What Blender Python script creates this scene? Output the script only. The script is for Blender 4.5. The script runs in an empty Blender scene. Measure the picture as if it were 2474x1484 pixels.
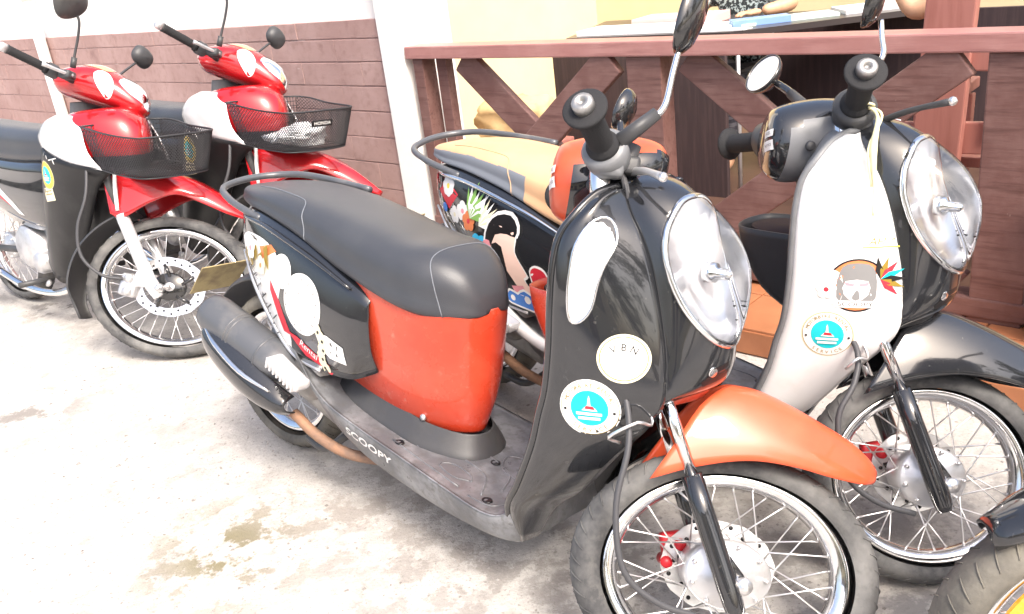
import bpy, bmesh, math, random
import numpy as np
from mathutils import Matrix, Vector
from mathutils.bvhtree import BVHTree
random.seed(7)
R = math.radians
S = bpy.context.scene
C = S.collection

# ---------------------------------------------------------------- camera, sky, sun, exposure
PITCH, ROLL, CAM_H = R(22.2), R(-7.2), 1.48
fwd = Vector((0, math.cos(PITCH), -math.sin(PITCH)))
rt0 = Vector((1, 0, 0)); up0 = rt0.cross(fwd)
rt = math.cos(ROLL) * rt0 + math.sin(ROLL) * up0
up = math.cos(ROLL) * up0 - math.sin(ROLL) * rt0
cd = bpy.data.cameras.new('camera'); cam = bpy.data.objects.new('camera', cd); C.objects.link(cam)
cam.matrix_world = Matrix(((rt.x, up.x, -fwd.x, 0), (rt.y, up.y, -fwd.y, 0), (rt.z, up.z, -fwd.z, CAM_H), (0, 0, 0, 1)))
cd.sensor_width = 36; cd.lens = 36 * 2150 / 2473; cd.clip_start = 0.05; cd.clip_end = 400
S.camera = cam
SUN_EL, SUN_AZ = R(52), R(158)      # azimuth measured clockwise from +Y
w = bpy.data.worlds.new('World'); S.world = w; w.use_nodes = True
nt = w.node_tree; bg = nt.nodes['Background']
sky = nt.nodes.new('ShaderNodeTexSky'); sky.sky_type = 'NISHITA'; sky.sun_disc = False
sky.sun_elevation = SUN_EL; sky.sun_rotation = SUN_AZ; sky.air_density = 1.0; sky.dust_density = 6.0; sky.ozone_density = 0.6
nt.links.new(sky.outputs[0], bg.inputs['Color']); bg.inputs['Strength'].default_value = 0.15
sl = bpy.data.lights.new('sun', 'SUN'); sl.energy = 1.5; sl.angle = R(15); sl.color = (1, .96, .9)
sun = bpy.data.objects.new('sun', sl); C.objects.link(sun)
sd = Vector((math.sin(SUN_AZ) * math.cos(SUN_EL), math.cos(SUN_AZ) * math.cos(SUN_EL), math.sin(SUN_EL)))
sun.rotation_euler = sd.to_track_quat('Z', 'Y').to_euler()
S.view_settings.view_transform = 'Standard'; S.view_settings.look = 'None'
S.view_settings.gamma = 1; S.view_settings.use_curve_mapping = False
S.view_settings.exposure = 1.32
S.cycles.max_bounces = 8; S.cycles.transmission_bounces = 6; S.cycles.transparent_max_bounces = 12

# ---------------------------------------------------------------- materials
def mat(name, col, rough=.5, metal=0., coat=0., spec=.5, noise=None, bump=None, trans=0., wear=None, ior=1.45, spots=None):
    m = bpy.data.materials.new(name); m.use_nodes = True
    n = m.node_tree; L = n.links; b = n.nodes['Principled BSDF']
    b.inputs['Base Color'].default_value = (*col, 1); b.inputs['Roughness'].default_value = rough
    b.inputs['Metallic'].default_value = metal; b.inputs['Coat Weight'].default_value = coat
    b.inputs['Coat Roughness'].default_value = .03
    b.inputs['Specular IOR Level'].default_value = spec; b.inputs['Transmission Weight'].default_value = trans
    b.inputs['IOR'].default_value = ior
    tc = n.nodes.new('ShaderNodeTexCoord')
    prev = None
    def rgb(c):
        q = n.nodes.new('ShaderNodeRGB'); q.outputs[0].default_value = (*c, 1); return q.outputs[0]
    def nz(scale, detail=6, rou=.6, stretch=None):
        t = n.nodes.new('ShaderNodeTexNoise'); t.inputs['Scale'].default_value = scale
        t.inputs['Detail'].default_value = detail; t.inputs['Roughness'].default_value = rou
        if stretch:
            mp = n.nodes.new('ShaderNodeMapping'); mp.inputs['Scale'].default_value = stretch
            L.new(tc.outputs['Object'], mp.inputs[0]); L.new(mp.outputs[0], t.inputs[0])
        else: L.new(tc.outputs['Object'], t.inputs[0])
        return t.outputs['Fac']
    def ramp(src, a, b2):
        r = n.nodes.new('ShaderNodeMapRange'); r.inputs[1].default_value = a; r.inputs[2].default_value = b2
        L.new(src, r.inputs[0]); return r.outputs[0]
    def mix(f, a, b2):
        x = n.nodes.new('ShaderNodeMix'); x.data_type = 'RGBA'
        L.new(f, x.inputs[0]); L.new(a, x.inputs[6]); L.new(b2, x.inputs[7]); return x.outputs[2]
    prev = rgb(col)
    if noise:
        for (scale, c2, lo, hi, *st) in noise:
            prev = mix(ramp(nz(scale, stretch=st[0] if st else None), lo, hi), prev, rgb(c2))
        L.new(prev, b.inputs['Base Color'])
    if wear:
        scale, lo, hi = wear
        v = ramp(nz(scale), 0.3, 0.7); r = n.nodes.new('ShaderNodeMapRange')
        r.inputs[3].default_value = lo; r.inputs[4].default_value = hi; L.new(v, r.inputs[0]); L.new(r.outputs[0], b.inputs['Roughness'])
    if bump:
        scale, st, *rest = bump
        bp = n.nodes.new('ShaderNodeBump'); bp.inputs['Strength'].default_value = st; bp.inputs['Distance'].default_value = .01
        L.new(nz(scale, 8, .65, rest[0] if rest else None), bp.inputs['Height']); L.new(bp.outputs[0], b.inputs['Normal'])
    return m

M = {}
M['black_paint'] = mat('black_paint', (.018, .019, .022), .12, coat=1, wear=(14, .06, .2), noise=[(9, (.022, .022, .023), .5, .8), (60, (.07, .068, .064), .66, .74)])
M['black_satin'] = mat('black_satin', (.014, .014, .015), .35, spec=.35, noise=[(9, (.03, .03, .03), .5, .8)])
M['red_orange'] = mat('red_orange_paint', (.56, .045, .018), .24, coat=.6, wear=(10, .16, .38), noise=[(5, (.62, .085, .04), .4, .75), (34, (.60, .16, .11), .62, .74), (9, (.62, .14, .09), .60, .78, (1, 1, .25))])
M['red_shade'] = mat('red_rubber_seam', (.22, .015, .01), .6)
M['orange_paint'] = mat('orange_paint', (.62, .085, .03), .34, coat=.4, wear=(10, .26, .46), noise=[(5, (.66, .12, .05), .4, .75)])
M['red_paint'] = mat('red_paint', (.50, .012, .016), .16, coat=1, noise=[(6, (.42, .01, .014), .45, .7)])
M['white_paint'] = mat('white_paint', (.8, .8, .8), .2, coat=.8, noise=[(12, (.74, .73, .71), .55, .8)])
M['silver_paint'] = mat('silver_paint', (.72, .72, .73), .25, metal=.35, coat=.6)
M['grey_plastic'] = mat('grey_plastic', (.17, .175, .185), .42, noise=[(20, (.14, .145, .15), .45, .7)])
M['dark_plastic'] = mat('dark_plastic', (.05, .051, .055), .45, noise=[(7, (.07, .068, .066), .45, .75), (60, (.05, .05, .05), .5, .7)], bump=(260, .06))
M['floor_plastic'] = mat('floor_plastic', (.105, .109, .118), .3, spec=.8, noise=[(9, (.27, .276, .288), .42, .72), (46, (.10, .10, .10), .5, .7)], bump=(180, .1), wear=(16, .25, .5))
M['seat_black'] = mat('seat_black_vinyl', (.046, .049, .057), .34, noise=[(6, (.056, .059, .066), .4, .7)], bump=(420, .12))
M['seat_tan'] = mat('seat_tan_vinyl', (.60, .37, .21), .55, noise=[(5, (.54, .32, .17), .4, .7)], bump=(420, .1))
M['seat_grey'] = mat('seat_grey_vinyl', (.17, .185, .21), .5, bump=(420, .1))
M['rubber'] = mat('tyre_rubber', (.055, .055, .057), .8, noise=[(6, (.21, .205, .195), .40, .68), (40, (.12, .118, .112), .5, .75)], bump=(90, .2))
M['rubber_dusty'] = mat('dusty_tyre_rubber', (.085, .08, .072), .85, noise=[(6, (.24, .22, .18), .4, .7), (40, (.13, .12, .1), .5, .75)], bump=(90, .25))
M['grip'] = mat('grip_rubber', (.028, .028, .03), .75, spec=.25, bump=(300, .25))
M['chrome'] = mat('chrome', (.85, .85, .86), .1, metal=1, noise=[(40, (.72, .70, .68), .5, .8)], wear=(20, .06, .22))
M['steel'] = mat('steel_spoke', (.78, .77, .77), .28, metal=.9)
M['alloy'] = mat('cast_alloy', (.66, .66, .67), .4, metal=.75, noise=[(18, (.5, .49, .48), .5, .75)], bump=(120, .1))
M['engine'] = mat('engine_alloy', (.40, .395, .39), .45, metal=.7, noise=[(12, (.24, .22, .2), .45, .75)], bump=(70, .2))
M['rust'] = mat('rusty_pipe', (.36, .2, .12), .7, metal=.3, noise=[(16, (.16, .12, .1), .4, .7)], bump=(60, .25))
M['muffler'] = mat('muffler_grey', (.10, .105, .115), .32, metal=.2, noise=[(9, (.18, .175, .17), .5, .8)])
M['glass'] = mat('clear_lens', (.97, .98, 1), .03, trans=1, ior=1.35)
M['reflector'] = mat('lamp_reflector', (.93, .93, .95), .22, metal=.5, coat=1, noise=[(5, (.84, .87, .95), .5, .65)], bump=(14, .04))
M['lens_white'] = mat('white_lens', (.88, .89, .9), .12, coat=1)
M['lens_orange'] = mat('orange_reflector', (.95, .36, .02), .2, coat=1, noise=[(120, (.9, .5, .05), .45, .6)])
M['lens_pale'] = mat('pale_orange_lens', (.66, .30, .14), .12, coat=1)
M['lens_red'] = mat('red_lens', (.5, .02, .02), .15, coat=1)
M['mirror'] = mat('mirror_glass', (.92, .92, .92), .02, metal=1)
M['mirror_shell'] = mat('mirror_shell', (.02, .02, .021), .16, coat=1)
M['wire'] = mat('black_wire', (.03, .03, .033), .45)
M['cable'] = mat('cable_sheath', (.06, .06, .065), .5)
M['plate'] = mat('aged_plate', (.46, .37, .18), .5, metal=.3, noise=[(14, (.24, .18, .1), .45, .7)], bump=(40, .2))
M['dull_red'] = mat('dull_red', (.16, .02, .022), .4)
M['red_metal'] = mat('red_caliper', (.5, .02, .03), .4)
M['print_white'] = mat('print_white', (.84, .83, .80), .4)
M['print_cream'] = mat('print_cream', (.80, .74, .52), .4)
M['print_yellow'] = mat('print_yellow', (.86, .66, .10), .4)
M['print_gold'] = mat('print_gold', (.27, .18, .02), .4)
M['print_cyan'] = mat('print_cyan', (.01, .56, .62), .4)
M['print_red'] = mat('print_red', (.62, .03, .05), .4)
M['print_orange'] = mat('print_orange', (.74, .22, .08), .4)
M['print_green'] = mat('print_green', (.22, .42, .1), .4)
M['print_blue'] = mat('print_blue', (.02, .18, .62), .4)
M['print_sky'] = mat('print_sky', (.03, .45, .75), .4)
M['print_pink'] = mat('print_pink', (.78, .30, .34), .4)
M['print_skin'] = mat('print_skin', (.86, .62, .52), .4)
M['print_black'] = mat('print_black', (.012, .011, .012), .35)
M['print_grey'] = mat('print_grey', (.22, .22, .22), .4)
M['brown_block'] = mat('brown_painted_block', (.335, .212, .192), .8, noise=[(2.2, (.42, .285, .262), .4, .7), (22, (.28, .172, .155), .5, .85), (7, (.25, .15, .135), .58, .72), (9, (.62, .52, .48), .72, .77)], bump=(55, .3))
M['brown_mortar'] = mat('brown_mortar', (.36, .235, .215), .85, noise=[(7, (.62, .50, .47), .56, .68)], bump=(90, .4))
M['plaster'] = mat('white_plaster', (.82, .81, .78), .9, noise=[(3, (.76, .74, .70), .45, .75), (26, (.8, .79, .76), .5, .7)], bump=(45, .18))
M['cream'] = mat('cream_wall', (.78, .66, .42), .85, noise=[(2, (.72, .60, .37), .4, .7)], bump=(40, .1))
M['wood'] = mat('brown_stained_wood', (.155, .078, .068), .5, noise=[(10, (.22, .125, .11), .4, .75, (1, 1, 1)), (60, (.105, .05, .043), .5, .72, (.08, 1, 1)), (14, (.42, .30, .26), .715, .75)], bump=(70, .2, (.1, 1, 1)), wear=(20, .35, .6))
M['wood_rail'] = mat('brown_rail_wood', (.36, .17, .155), .38, noise=[(6, (.42, .22, .20), .4, .7), (45, (.28, .125, .115), .52, .75, (.08, 1, 1)), (16, (.09, .04, .04), .70, .73)], bump=(70, .12, (.1, 1, 1)))
M['chair_wood'] = mat('reddish_chair_wood', (.40, .17, .14), .42, noise=[(30, (.33, .13, .105), .45, .7, (1, 1, .1))])
M['dark_board'] = mat('dark_brown_board', (.045, .03, .032), .55, noise=[(50, (.07, .045, .045), .45, .7, (1, 1, .06))], bump=(60, .1, (1, 1, .1)))
M['table_top'] = mat('dark_table_top', (.05, .042, .042), .3)
M['paper'] = mat('paper', (.82, .83, .84), .7)
M['folder_blue'] = mat('blue_folder', (.22, .36, .66), .4)
M['folder_pink'] = mat('pink_paper', (.74, .48, .46), .6)
M['folder_green'] = mat('pale_green_paper', (.62, .76, .70), .6)
M['box_tan'] = mat('tan_cloth', (.62, .44, .23), .8, noise=[(6, (.50, .34, .17), .45, .7)], bump=(20, .3))
M['terracotta'] = mat('terracotta_tile', (.42, .17, .08), .3, noise=[(6, (.34, .13, .06), .4, .7)])
M['post_old'] = mat('weathered_post', (.36, .30, .20), .8, noise=[(9, (.24, .2, .13), .4, .7)], bump=(40, .4))
M['grit'] = mat('grit', (.34, .32, .30), .9, noise=[(3, (.2, .185, .17), .45, .6)])
M['floor_board'] = mat('shadowed_floor_board', (.10, .055, .04), .5, noise=[(6, (.07, .04, .03), .4, .7)])  # floor colour darkened to carry the shadow behind the railing
M['skin'] = mat('skin', (.62, .36, .22), .5, noise=[(30, (.55, .31, .19), .4, .7)])
M['hair'] = mat('black_hair', (.012, .011, .011), .45)
M['cloth_pattern'] = mat('patterned_cloth', (.04, .05, .055), .8, noise=[(46, (.55, .66, .66), .52, .54)])
M['cloth_dark'] = mat('dark_striped_cloth', (.07, .07, .09), .85, noise=[(18, (.19, .19, .22), .5, .54, (.2, .2, 2.2))])
M['plastic_white'] = mat('white_plastic_bag', (.84, .85, .87), .4, noise=[(16, (.72, .73, .76), .5, .7)])
M['string'] = mat('yellow_string', (.72, .68, .42), .8)
M['pocket_dark'] = mat('pocket_dark', (.03, .012, .012), .7)
M['tree_leaf'] = mat('tree_leaf', (.05, .085, .028), .6, noise=[(3, (.08, .12, .04), .4, .7)])
M['bark'] = mat('bark', (.12, .09, .065), .9, bump=(20, .5))
M['roof'] = mat('roof_sheet', (.30, .27, .25), .6)

def thin_glass():
    m = bpy.data.materials.new('clear_cover'); m.use_nodes = True; n = m.node_tree; L = n.links
    n.nodes.remove(n.nodes['Principled BSDF']); out = n.nodes['Material Output']
    t = n.nodes.new('ShaderNodeBsdfTransparent'); t.inputs[0].default_value = (.96, .97, .98, 1)
    g = n.nodes.new('ShaderNodeBsdfGlossy'); g.inputs['Roughness'].default_value = .03
    fz = n.nodes.new('ShaderNodeFresnel'); fz.inputs[0].default_value = 1.55
    x = n.nodes.new('ShaderNodeMixShader'); L.new(fz.outputs[0], x.inputs[0]); L.new(t.outputs[0], x.inputs[1]); L.new(g.outputs[0], x.inputs[2]); L.new(x.outputs[0], out.inputs[0])
    return m
M['clear_cover'] = thin_glass()

def ground_mat():
    m = bpy.data.materials.new('worn_concrete'); m.use_nodes = True
    n = m.node_tree; L = n.links; b = n.nodes['Principled BSDF']; b.inputs['Roughness'].default_value = .9
    tc = n.nodes.new('ShaderNodeTexCoord')
    def nz(s, d=8, r=.62):
        t = n.nodes.new('ShaderNodeTexNoise'); t.inputs['Scale'].default_value = s; t.inputs['Detail'].default_value = d
        t.inputs['Roughness'].default_value = r; L.new(tc.outputs['Object'], t.inputs[0]); return t.outputs['Fac']
    def rng(src, a, b2, c=0., d=1.):
        r = n.nodes.new('ShaderNodeMapRange'); r.inputs[1].default_value = a; r.inputs[2].default_value = b2
        r.inputs[3].default_value = c; r.inputs[4].default_value = d; L.new(src, r.inputs[0]); return r.outputs[0]
    def mix(f, a, c):
        x = n.nodes.new('ShaderNodeMix'); x.data_type = 'RGBA'; L.new(f, x.inputs[0])
        if isinstance(a, tuple): x.inputs[6].default_value = (*a, 1)
        else: L.new(a, x.inputs[6])
        if isinstance(c, tuple): x.inputs[7].default_value = (*c, 1)
        else: L.new(c, x.inputs[7])
        return x.outputs[2]
    def mul(a, c):
        x = n.nodes.new('ShaderNodeMath'); x.operation = 'MULTIPLY'; L.new(a, x.inputs[0]); L.new(c, x.inputs[1]); return x.outputs[0]
    base = mix(rng(nz(1.3), .35, .7), (.55, .525, .49), (.45, .42, .39))
    base = mix(rng(nz(14), .45, .75, 0, .6), base, (.33, .305, .28))
    base = mix(rng(nz(110, 3, .5), .60, .70, 0, .75), base, (.26, .235, .215))
    base = mix(rng(nz(48, 4, .5), .64, .70, 0, .8), base, (.20, .18, .16))
    base = mix(rng(nz(26, 5, .6), .58, .70, 0, .5), base, (.28, .26, .235))
    base = mix(rng(nz(34, 3, .5), .62, .68, 0, .6), base, (.62, .59, .55))
    base = mix(rng(nz(5, 8, .72), .52, .66, 0, .55), base, (.27, .245, .22))
    # stains and darker mottled patches, each round its own spot
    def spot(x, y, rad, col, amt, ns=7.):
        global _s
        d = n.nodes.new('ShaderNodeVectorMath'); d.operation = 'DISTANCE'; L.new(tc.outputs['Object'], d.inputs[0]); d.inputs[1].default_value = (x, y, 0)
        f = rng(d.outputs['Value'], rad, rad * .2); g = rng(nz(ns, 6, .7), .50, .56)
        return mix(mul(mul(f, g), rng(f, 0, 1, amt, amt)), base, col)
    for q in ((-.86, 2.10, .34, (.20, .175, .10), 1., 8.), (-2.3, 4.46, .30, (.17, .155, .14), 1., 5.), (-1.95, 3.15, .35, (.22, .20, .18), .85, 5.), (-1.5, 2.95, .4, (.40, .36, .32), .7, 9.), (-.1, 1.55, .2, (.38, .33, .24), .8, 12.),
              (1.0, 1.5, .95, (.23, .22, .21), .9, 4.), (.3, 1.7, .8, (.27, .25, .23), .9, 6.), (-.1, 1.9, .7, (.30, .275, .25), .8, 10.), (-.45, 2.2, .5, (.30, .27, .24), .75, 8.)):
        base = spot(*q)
    L.new(base, b.inputs['Base Color'])
    bp = n.nodes.new('ShaderNodeBump'); bp.inputs['Strength'].default_value = .55; bp.inputs['Distance'].default_value = .012
    ad = n.nodes.new('ShaderNodeMath'); ad.operation = 'ADD'; L.new(nz(60, 6, .7), ad.inputs[0]); L.new(nz(7, 6), ad.inputs[1])
    L.new(ad.outputs[0], bp.inputs['Height']); L.new(bp.outputs[0], b.inputs['Normal'])
    return m

# ---------------------------------------------------------------- mesh helpers
def link(name, me, m=None, parent=None, smooth=True):
    o = bpy.data.objects.new(name, me); C.objects.link(o)
    if m is not None:
        for x in (m if isinstance(m, (list, tuple)) else [m]): me.materials.append(M[x] if isinstance(x, str) else x)
    if smooth and len(me.polygons): me.polygons.foreach_set('use_smooth', [True] * len(me.polygons))
    if parent: o.parent = parent
    return o

def tag(o, label=None, cat=None, group=None, kind=None):
    for k, v in (('label', label), ('category', cat), ('group', group), ('kind', kind)):
        if v: o[k] = v
    return o

def empty(name, mw, label, cat, group=None):
    o = bpy.data.objects.new(name, None); C.objects.link(o); o.empty_display_size = .1; o.matrix_world = mw
    return tag(o, label, cat, group)

def pydata(name, vs, fs, m, parent=None, smooth=True):
    me = bpy.data.meshes.new(name); me.from_pydata([tuple(v) for v in vs], [], fs); me.update()
    return link(name, me, m, parent, smooth)

def cr(P, n, closed=False):
    """Catmull-Rom: P (m,...) -> denser array along axis 0."""
    P = np.asarray(P, float); m = len(P)
    if n <= 1: return P
    if closed: Q = np.concatenate([P[-1:], P, P[:2]])
    else: Q = np.concatenate([2 * P[:1] - P[1:2], P, 2 * P[-1:] - P[-2:-1]])
    out = []; spans = m if closed else m - 1
    for i in range(spans):
        a, b, c, d = Q[i], Q[i + 1], Q[i + 2], Q[i + 3]
        for k in range(n):
            t = k / n
            out.append(.5 * ((2 * b) + (-a + c) * t + (2 * a - 5 * b + 4 * c - d) * t * t + (-a + 3 * b - 3 * c + d) * t ** 3))
    if not closed: out.append(P[-1])
    return np.array(out)

def grid_faces(nu, nv, closed_v=False):
    f = []
    for i in range(nu - 1):
        for j in range(nv if closed_v else nv - 1):
            k = (j + 1) % nv
            f.append((i * nv + j, i * nv + k, (i + 1) * nv + k, (i + 1) * nv + j))
    return f

def loft(name, rows, m, parent=None, su=4, sv=4, closed=False, caps=False, thick=0., matrule=None, flip=False):
    A = np.asarray(rows, float)
    A = cr(A, su); A = cr(A.transpose(1, 0, 2), sv, closed).transpose(1, 0, 2)
    nu, nv = A.shape[:2]
    fs = grid_faces(nu, nv, closed)
    if caps and closed:
        fs += [tuple(range(nv))[::-1], tuple((nu - 1) * nv + j for j in range(nv))]
    if flip: fs = [f[::-1] for f in fs]
    o = pydata(name, A.reshape(-1, 3), fs, m, parent)
    bm = bmesh.new(); bm.from_mesh(o.data); bmesh.ops.remove_doubles(bm, verts=bm.verts, dist=1e-5); bmesh.ops.recalc_face_normals(bm, faces=bm.faces); bm.to_mesh(o.data); bm.free()
    if matrule:
        for p in o.data.polygons: p.material_index = matrule(p.center)
    if thick:
        sm = o.modifiers.new('thickness', 'SOLIDIFY'); sm.thickness = thick; sm.offset = 0
    return o

def tube_data(pts, r, seg=8, sm=6, closed=False, cap=True):
    P = cr(np.asarray(pts, float), sm, closed) if len(pts) > 2 or closed else np.asarray(pts, float)
    n = len(P); rr = np.atleast_1d(np.asarray(r, float))
    rad = np.interp(np.linspace(0, 1, n), np.linspace(0, 1, len(rr)), rr) if len(rr) > 1 else np.full(n, rr[0])
    T = np.gradient(P, axis=0) if not closed else (np.roll(P, -1, 0) - np.roll(P, 1, 0))
    T /= np.linalg.norm(T, axis=1)[:, None] + 1e-12
    nrm = np.cross(T[0], [0, 0, 1.]);
    if np.linalg.norm(nrm) < 1e-3: nrm = np.cross(T[0], [1., 0, 0])
    vs = []
    for i in range(n):
        nrm = nrm - T[i] * (nrm @ T[i]); nrm /= np.linalg.norm(nrm); bn = np.cross(T[i], nrm)
        for j in range(seg):
            a = 2 * math.pi * j / seg; vs.append(P[i] + rad[i] * (math.cos(a) * nrm + math.sin(a) * bn))
    fs = grid_faces(n + (1 if closed else 0), seg, True)
    if closed: fs = [tuple(v % (n * seg) for v in f) for f in fs]
    elif cap: fs += [tuple(range(seg))[::-1], tuple((n - 1) * seg + j for j in range(seg))]
    return vs, fs

def tube(name, pts, r, m, parent=None, seg=8, sm=6, closed=False):
    v, f = tube_data(pts, r, seg, sm, closed); return pydata(name, v, f, m, parent)

def join_data(items):
    V, Fc = [], []
    for v, f in items:
        o = len(V); V += [tuple(x) for x in v]; Fc += [tuple(i + o for i in q) for q in f]
    return V, Fc

def lathe_data(prof, seg=32, axis=(0, 1, 0), origin=(0, 0, 0), k=1.):
    """prof: list of (radius, along).  axis y: circle in xz with x scaled by k; general axis otherwise."""
    ax = Vector(axis).normalized(); t1 = Vector((1, 0, 0)) if abs(ax.x) < .9 else Vector((0, 0, 1))
    t1 = (t1 - ax * t1.dot(ax)).normalized(); t2 = ax.cross(t1); vs = []
    for rad, al in prof:
        for j in range(seg):
            a = 2 * math.pi * j / seg
            vs.append(Vector(origin) + ax * al + t1 * (k * rad * math.cos(a)) + t2 * (rad * math.sin(a)))
    fs = grid_faces(len(prof), seg, True)
    if prof[0][0] > 1e-6: fs.append(tuple(range(seg))[::-1])
    if prof[-1][0] > 1e-6: fs.append(tuple((len(prof) - 1) * seg + j for j in range(seg)))
    return vs, fs

def lathe(name, prof, m, parent=None, **kw):
    v, f = lathe_data(prof, **kw); return pydata(name, v, f, m, parent)

def box_data(c, s, rot=None, bev=.004):
    bm = bmesh.new(); bmesh.ops.create_cube(bm, size=1)
    bmesh.ops.scale(bm, vec=s, verts=bm.verts)
    if bev: bmesh.ops.bevel(bm, geom=bm.edges[:], offset=min(bev, min(s) * .4), segments=2, affect='EDGES', profile=.6)
    mt = Matrix.Translation(c) @ (rot.to_4x4() if rot else Matrix())
    bmesh.ops.transform(bm, matrix=mt, verts=bm.verts)
    bm.verts.ensure_lookup_table(); vs = [v.co.copy() for v in bm.verts]; fs = [tuple(v.index for v in f.verts) for f in bm.faces]; bm.free()
    return vs, fs

def box(name, c, s, m, parent=None, rot=None, bev=.004, smooth=False):
    v, f = box_data(c, s, rot, bev); return pydata(name, v, f, m, parent, smooth)

def beam_data(a, b, wid, dep, n=Vector((0, 1, 0)), bev=.006):
    a, b = Vector(a), Vector(b); d = (b - a); l = d.length; x = d.normalized(); y = (n - x * n.dot(x)).normalized(); z = x.cross(y)
    rot = Matrix((x, y, z)).transposed()
    return box_data((a + b) / 2, (l, dep, wid), rot, bev)

def slab_data(poly, z0, z1):
    n = len(poly); vs = [(x, y, z0) for x, y in poly] + [(x, y, z1) for x, y in poly]
    return vs, [tuple(range(n))[::-1], tuple(range(n, 2 * n))] + [(i, (i + 1) % n, n + (i + 1) % n, n + i) for i in range(n)]

def mirror_y(rows, y0=0.):
    A = np.array(rows, float); A[..., 1] = 2 * y0 - A[..., 1]; return A

# ---------------------------------------------------------------- flat print wrapped on a surface
_font_cache = {}
def text_poly(txt, shear=0.):
    k = (txt, shear)
    if k not in _font_cache:
        cu = bpy.data.curves.new('text', 'FONT'); cu.body = txt; cu.size = 1; cu.align_x = 'CENTER'; cu.align_y = 'CENTER'; cu.shear = shear; cu.resolution_u = 3
        o = bpy.data.objects.new('text', cu); C.objects.link(o)
        dg = bpy.context.evaluated_depsgraph_get(); me = o.evaluated_get(dg).to_mesh()
        bm = bmesh.new(); bm.from_mesh(me); bmesh.ops.triangulate(bm, faces=bm.faces); bm.verts.ensure_lookup_table()
        _font_cache[k] = ([(v.co.x, v.co.y) for v in bm.verts], [tuple(v.index for v in f.verts) for f in bm.faces])
        bm.free(); o.evaluated_get(dg).to_mesh_clear(); bpy.data.objects.remove(o); bpy.data.curves.remove(cu)
    return _font_cache[k]

def disc2(r, cx=0, cy=0, n=32, rings=4, r0=0.):
    V = []; F = []
    if r0 == 0:
        V.append((cx, cy))
        for i in range(1, rings + 1):
            for j in range(n): a = 2 * math.pi * j / n; V.append((cx + r * i / rings * math.cos(a), cy + r * i / rings * math.sin(a)))
        F = [(0, 1 + j, 1 + (j + 1) % n) for j in range(n)]
        for i in range(rings - 1):
            for j in range(n): k = (j + 1) % n; F.append((1 + i * n + j, 1 + (i + 1) * n + j, 1 + (i + 1) * n + k, 1 + i * n + k))
    else:
        for q in (r0, r):
            for j in range(n): a = 2 * math.pi * j / n; V.append((cx + q * math.cos(a), cy + q * math.sin(a)))
        for j in range(n): k = (j + 1) % n; F.append((j, n + j, n + k, k))
    return V, F

def poly2(pts, step=.012, smooth=0):
    """Filled polygon, cut small enough to follow a curved panel."""
    P = cr(np.array(pts, float), smooth, True) if smooth else np.array(pts, float)
    bm = bmesh.new(); vs = [bm.verts.new((x, y, 0)) for x, y in P]; bm.faces.new(vs)
    bmesh.ops.triangulate(bm, faces=bm.faces[:])
    for _ in range(4):
        ed = [e for e in bm.edges if e.calc_length() > step * 1.6]
        if not ed: break
        bmesh.ops.subdivide_edges(bm, edges=ed, cuts=1); bmesh.ops.triangulate(bm, faces=[f for f in bm.faces if len(f.verts) > 3])
    bm.verts.ensure_lookup_table(); bm.verts.index_update()
    r = [(v.co.x, v.co.y) for v in bm.verts], [tuple(v.index for v in f.verts) for f in bm.faces]; bm.free(); return r

def txt2(t, size, cx, cy, rot=0., shear=0., sx=1.):
    V, F = text_poly(t, shear); c, s = math.cos(rot), math.sin(rot)
    return [(cx + size * (sx * x * c - y * s), cy + size * (sx * x * s + y * c)) for x, y in V], F

def arc_text(t, size, rad, a0, a1, inward=False):
    out = []
    for i, ch in enumerate(t):
        if ch == ' ': continue
        a = a0 + (a1 - a0) * (i + .5) / len(t)
        out.append(txt2(ch, size, rad * math.cos(a), rad * math.sin(a), a + (math.pi / 2 if inward else -math.pi / 2)))
    V, F = [], []
    for v, f in out:
        o = len(V); V += v; F += [tuple(i + o for i in q) for q in f]
    return V, F

class Wrap:
    """Projects flat layers on to the given meshes along a direction."""
    def __init__(s, objs):
        V, F = join_data([([tuple(v.co) for v in o.data.vertices], [tuple(p.vertices) for p in o.data.polygons]) for o in objs])
        s.b = BVHTree.FromPolygons(V, F)
    def hit(s, P, N, reach=.4):
        h = s.b.ray_cast(P + N * reach, -N, reach * 2)
        return (h[0], h[1]) if h[0] is not None else (None, None)
    def put(s, name, parent, centre, normal, upv, layers, off=.0036):
        N = Vector(normal).normalized(); U = Vector(upv); U = (U - N * U.dot(N)).normalized(); X = U.cross(N); Cn = Vector(centre)
        V, F, mi, mats, miss = [], [], [], [], set()
        stp_ = .0003 if len(layers) < 22 else .00014
        for li, (mname, (pv, pf)) in enumerate(layers):
            if mname not in mats: mats.append(mname)
            base = len(V); last = None
            for x, y in pv:
                P = Cn + X * x + U * y; h, nn = s.hit(P, N)
                if h is None or (nn.dot(N) < .12 and nn.dot(N) > -.12): miss.add(len(V))
                dpt = (h - P).dot(N) if h is not None else (last if last is not None else 0)
                last = dpt
                V.append(P + N * (dpt + off + li * stp_))
            for f in pf:
                q = tuple(i + base for i in f)
                if not miss.intersection(q): F.append(q); mi.append(mats.index(mname))
        o = pydata(name, V, F, mats, parent, smooth=False)
        o.data.polygons.foreach_set('material_index', mi)
        # print faces the way of the normal
        o.data.update()
        return o

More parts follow.
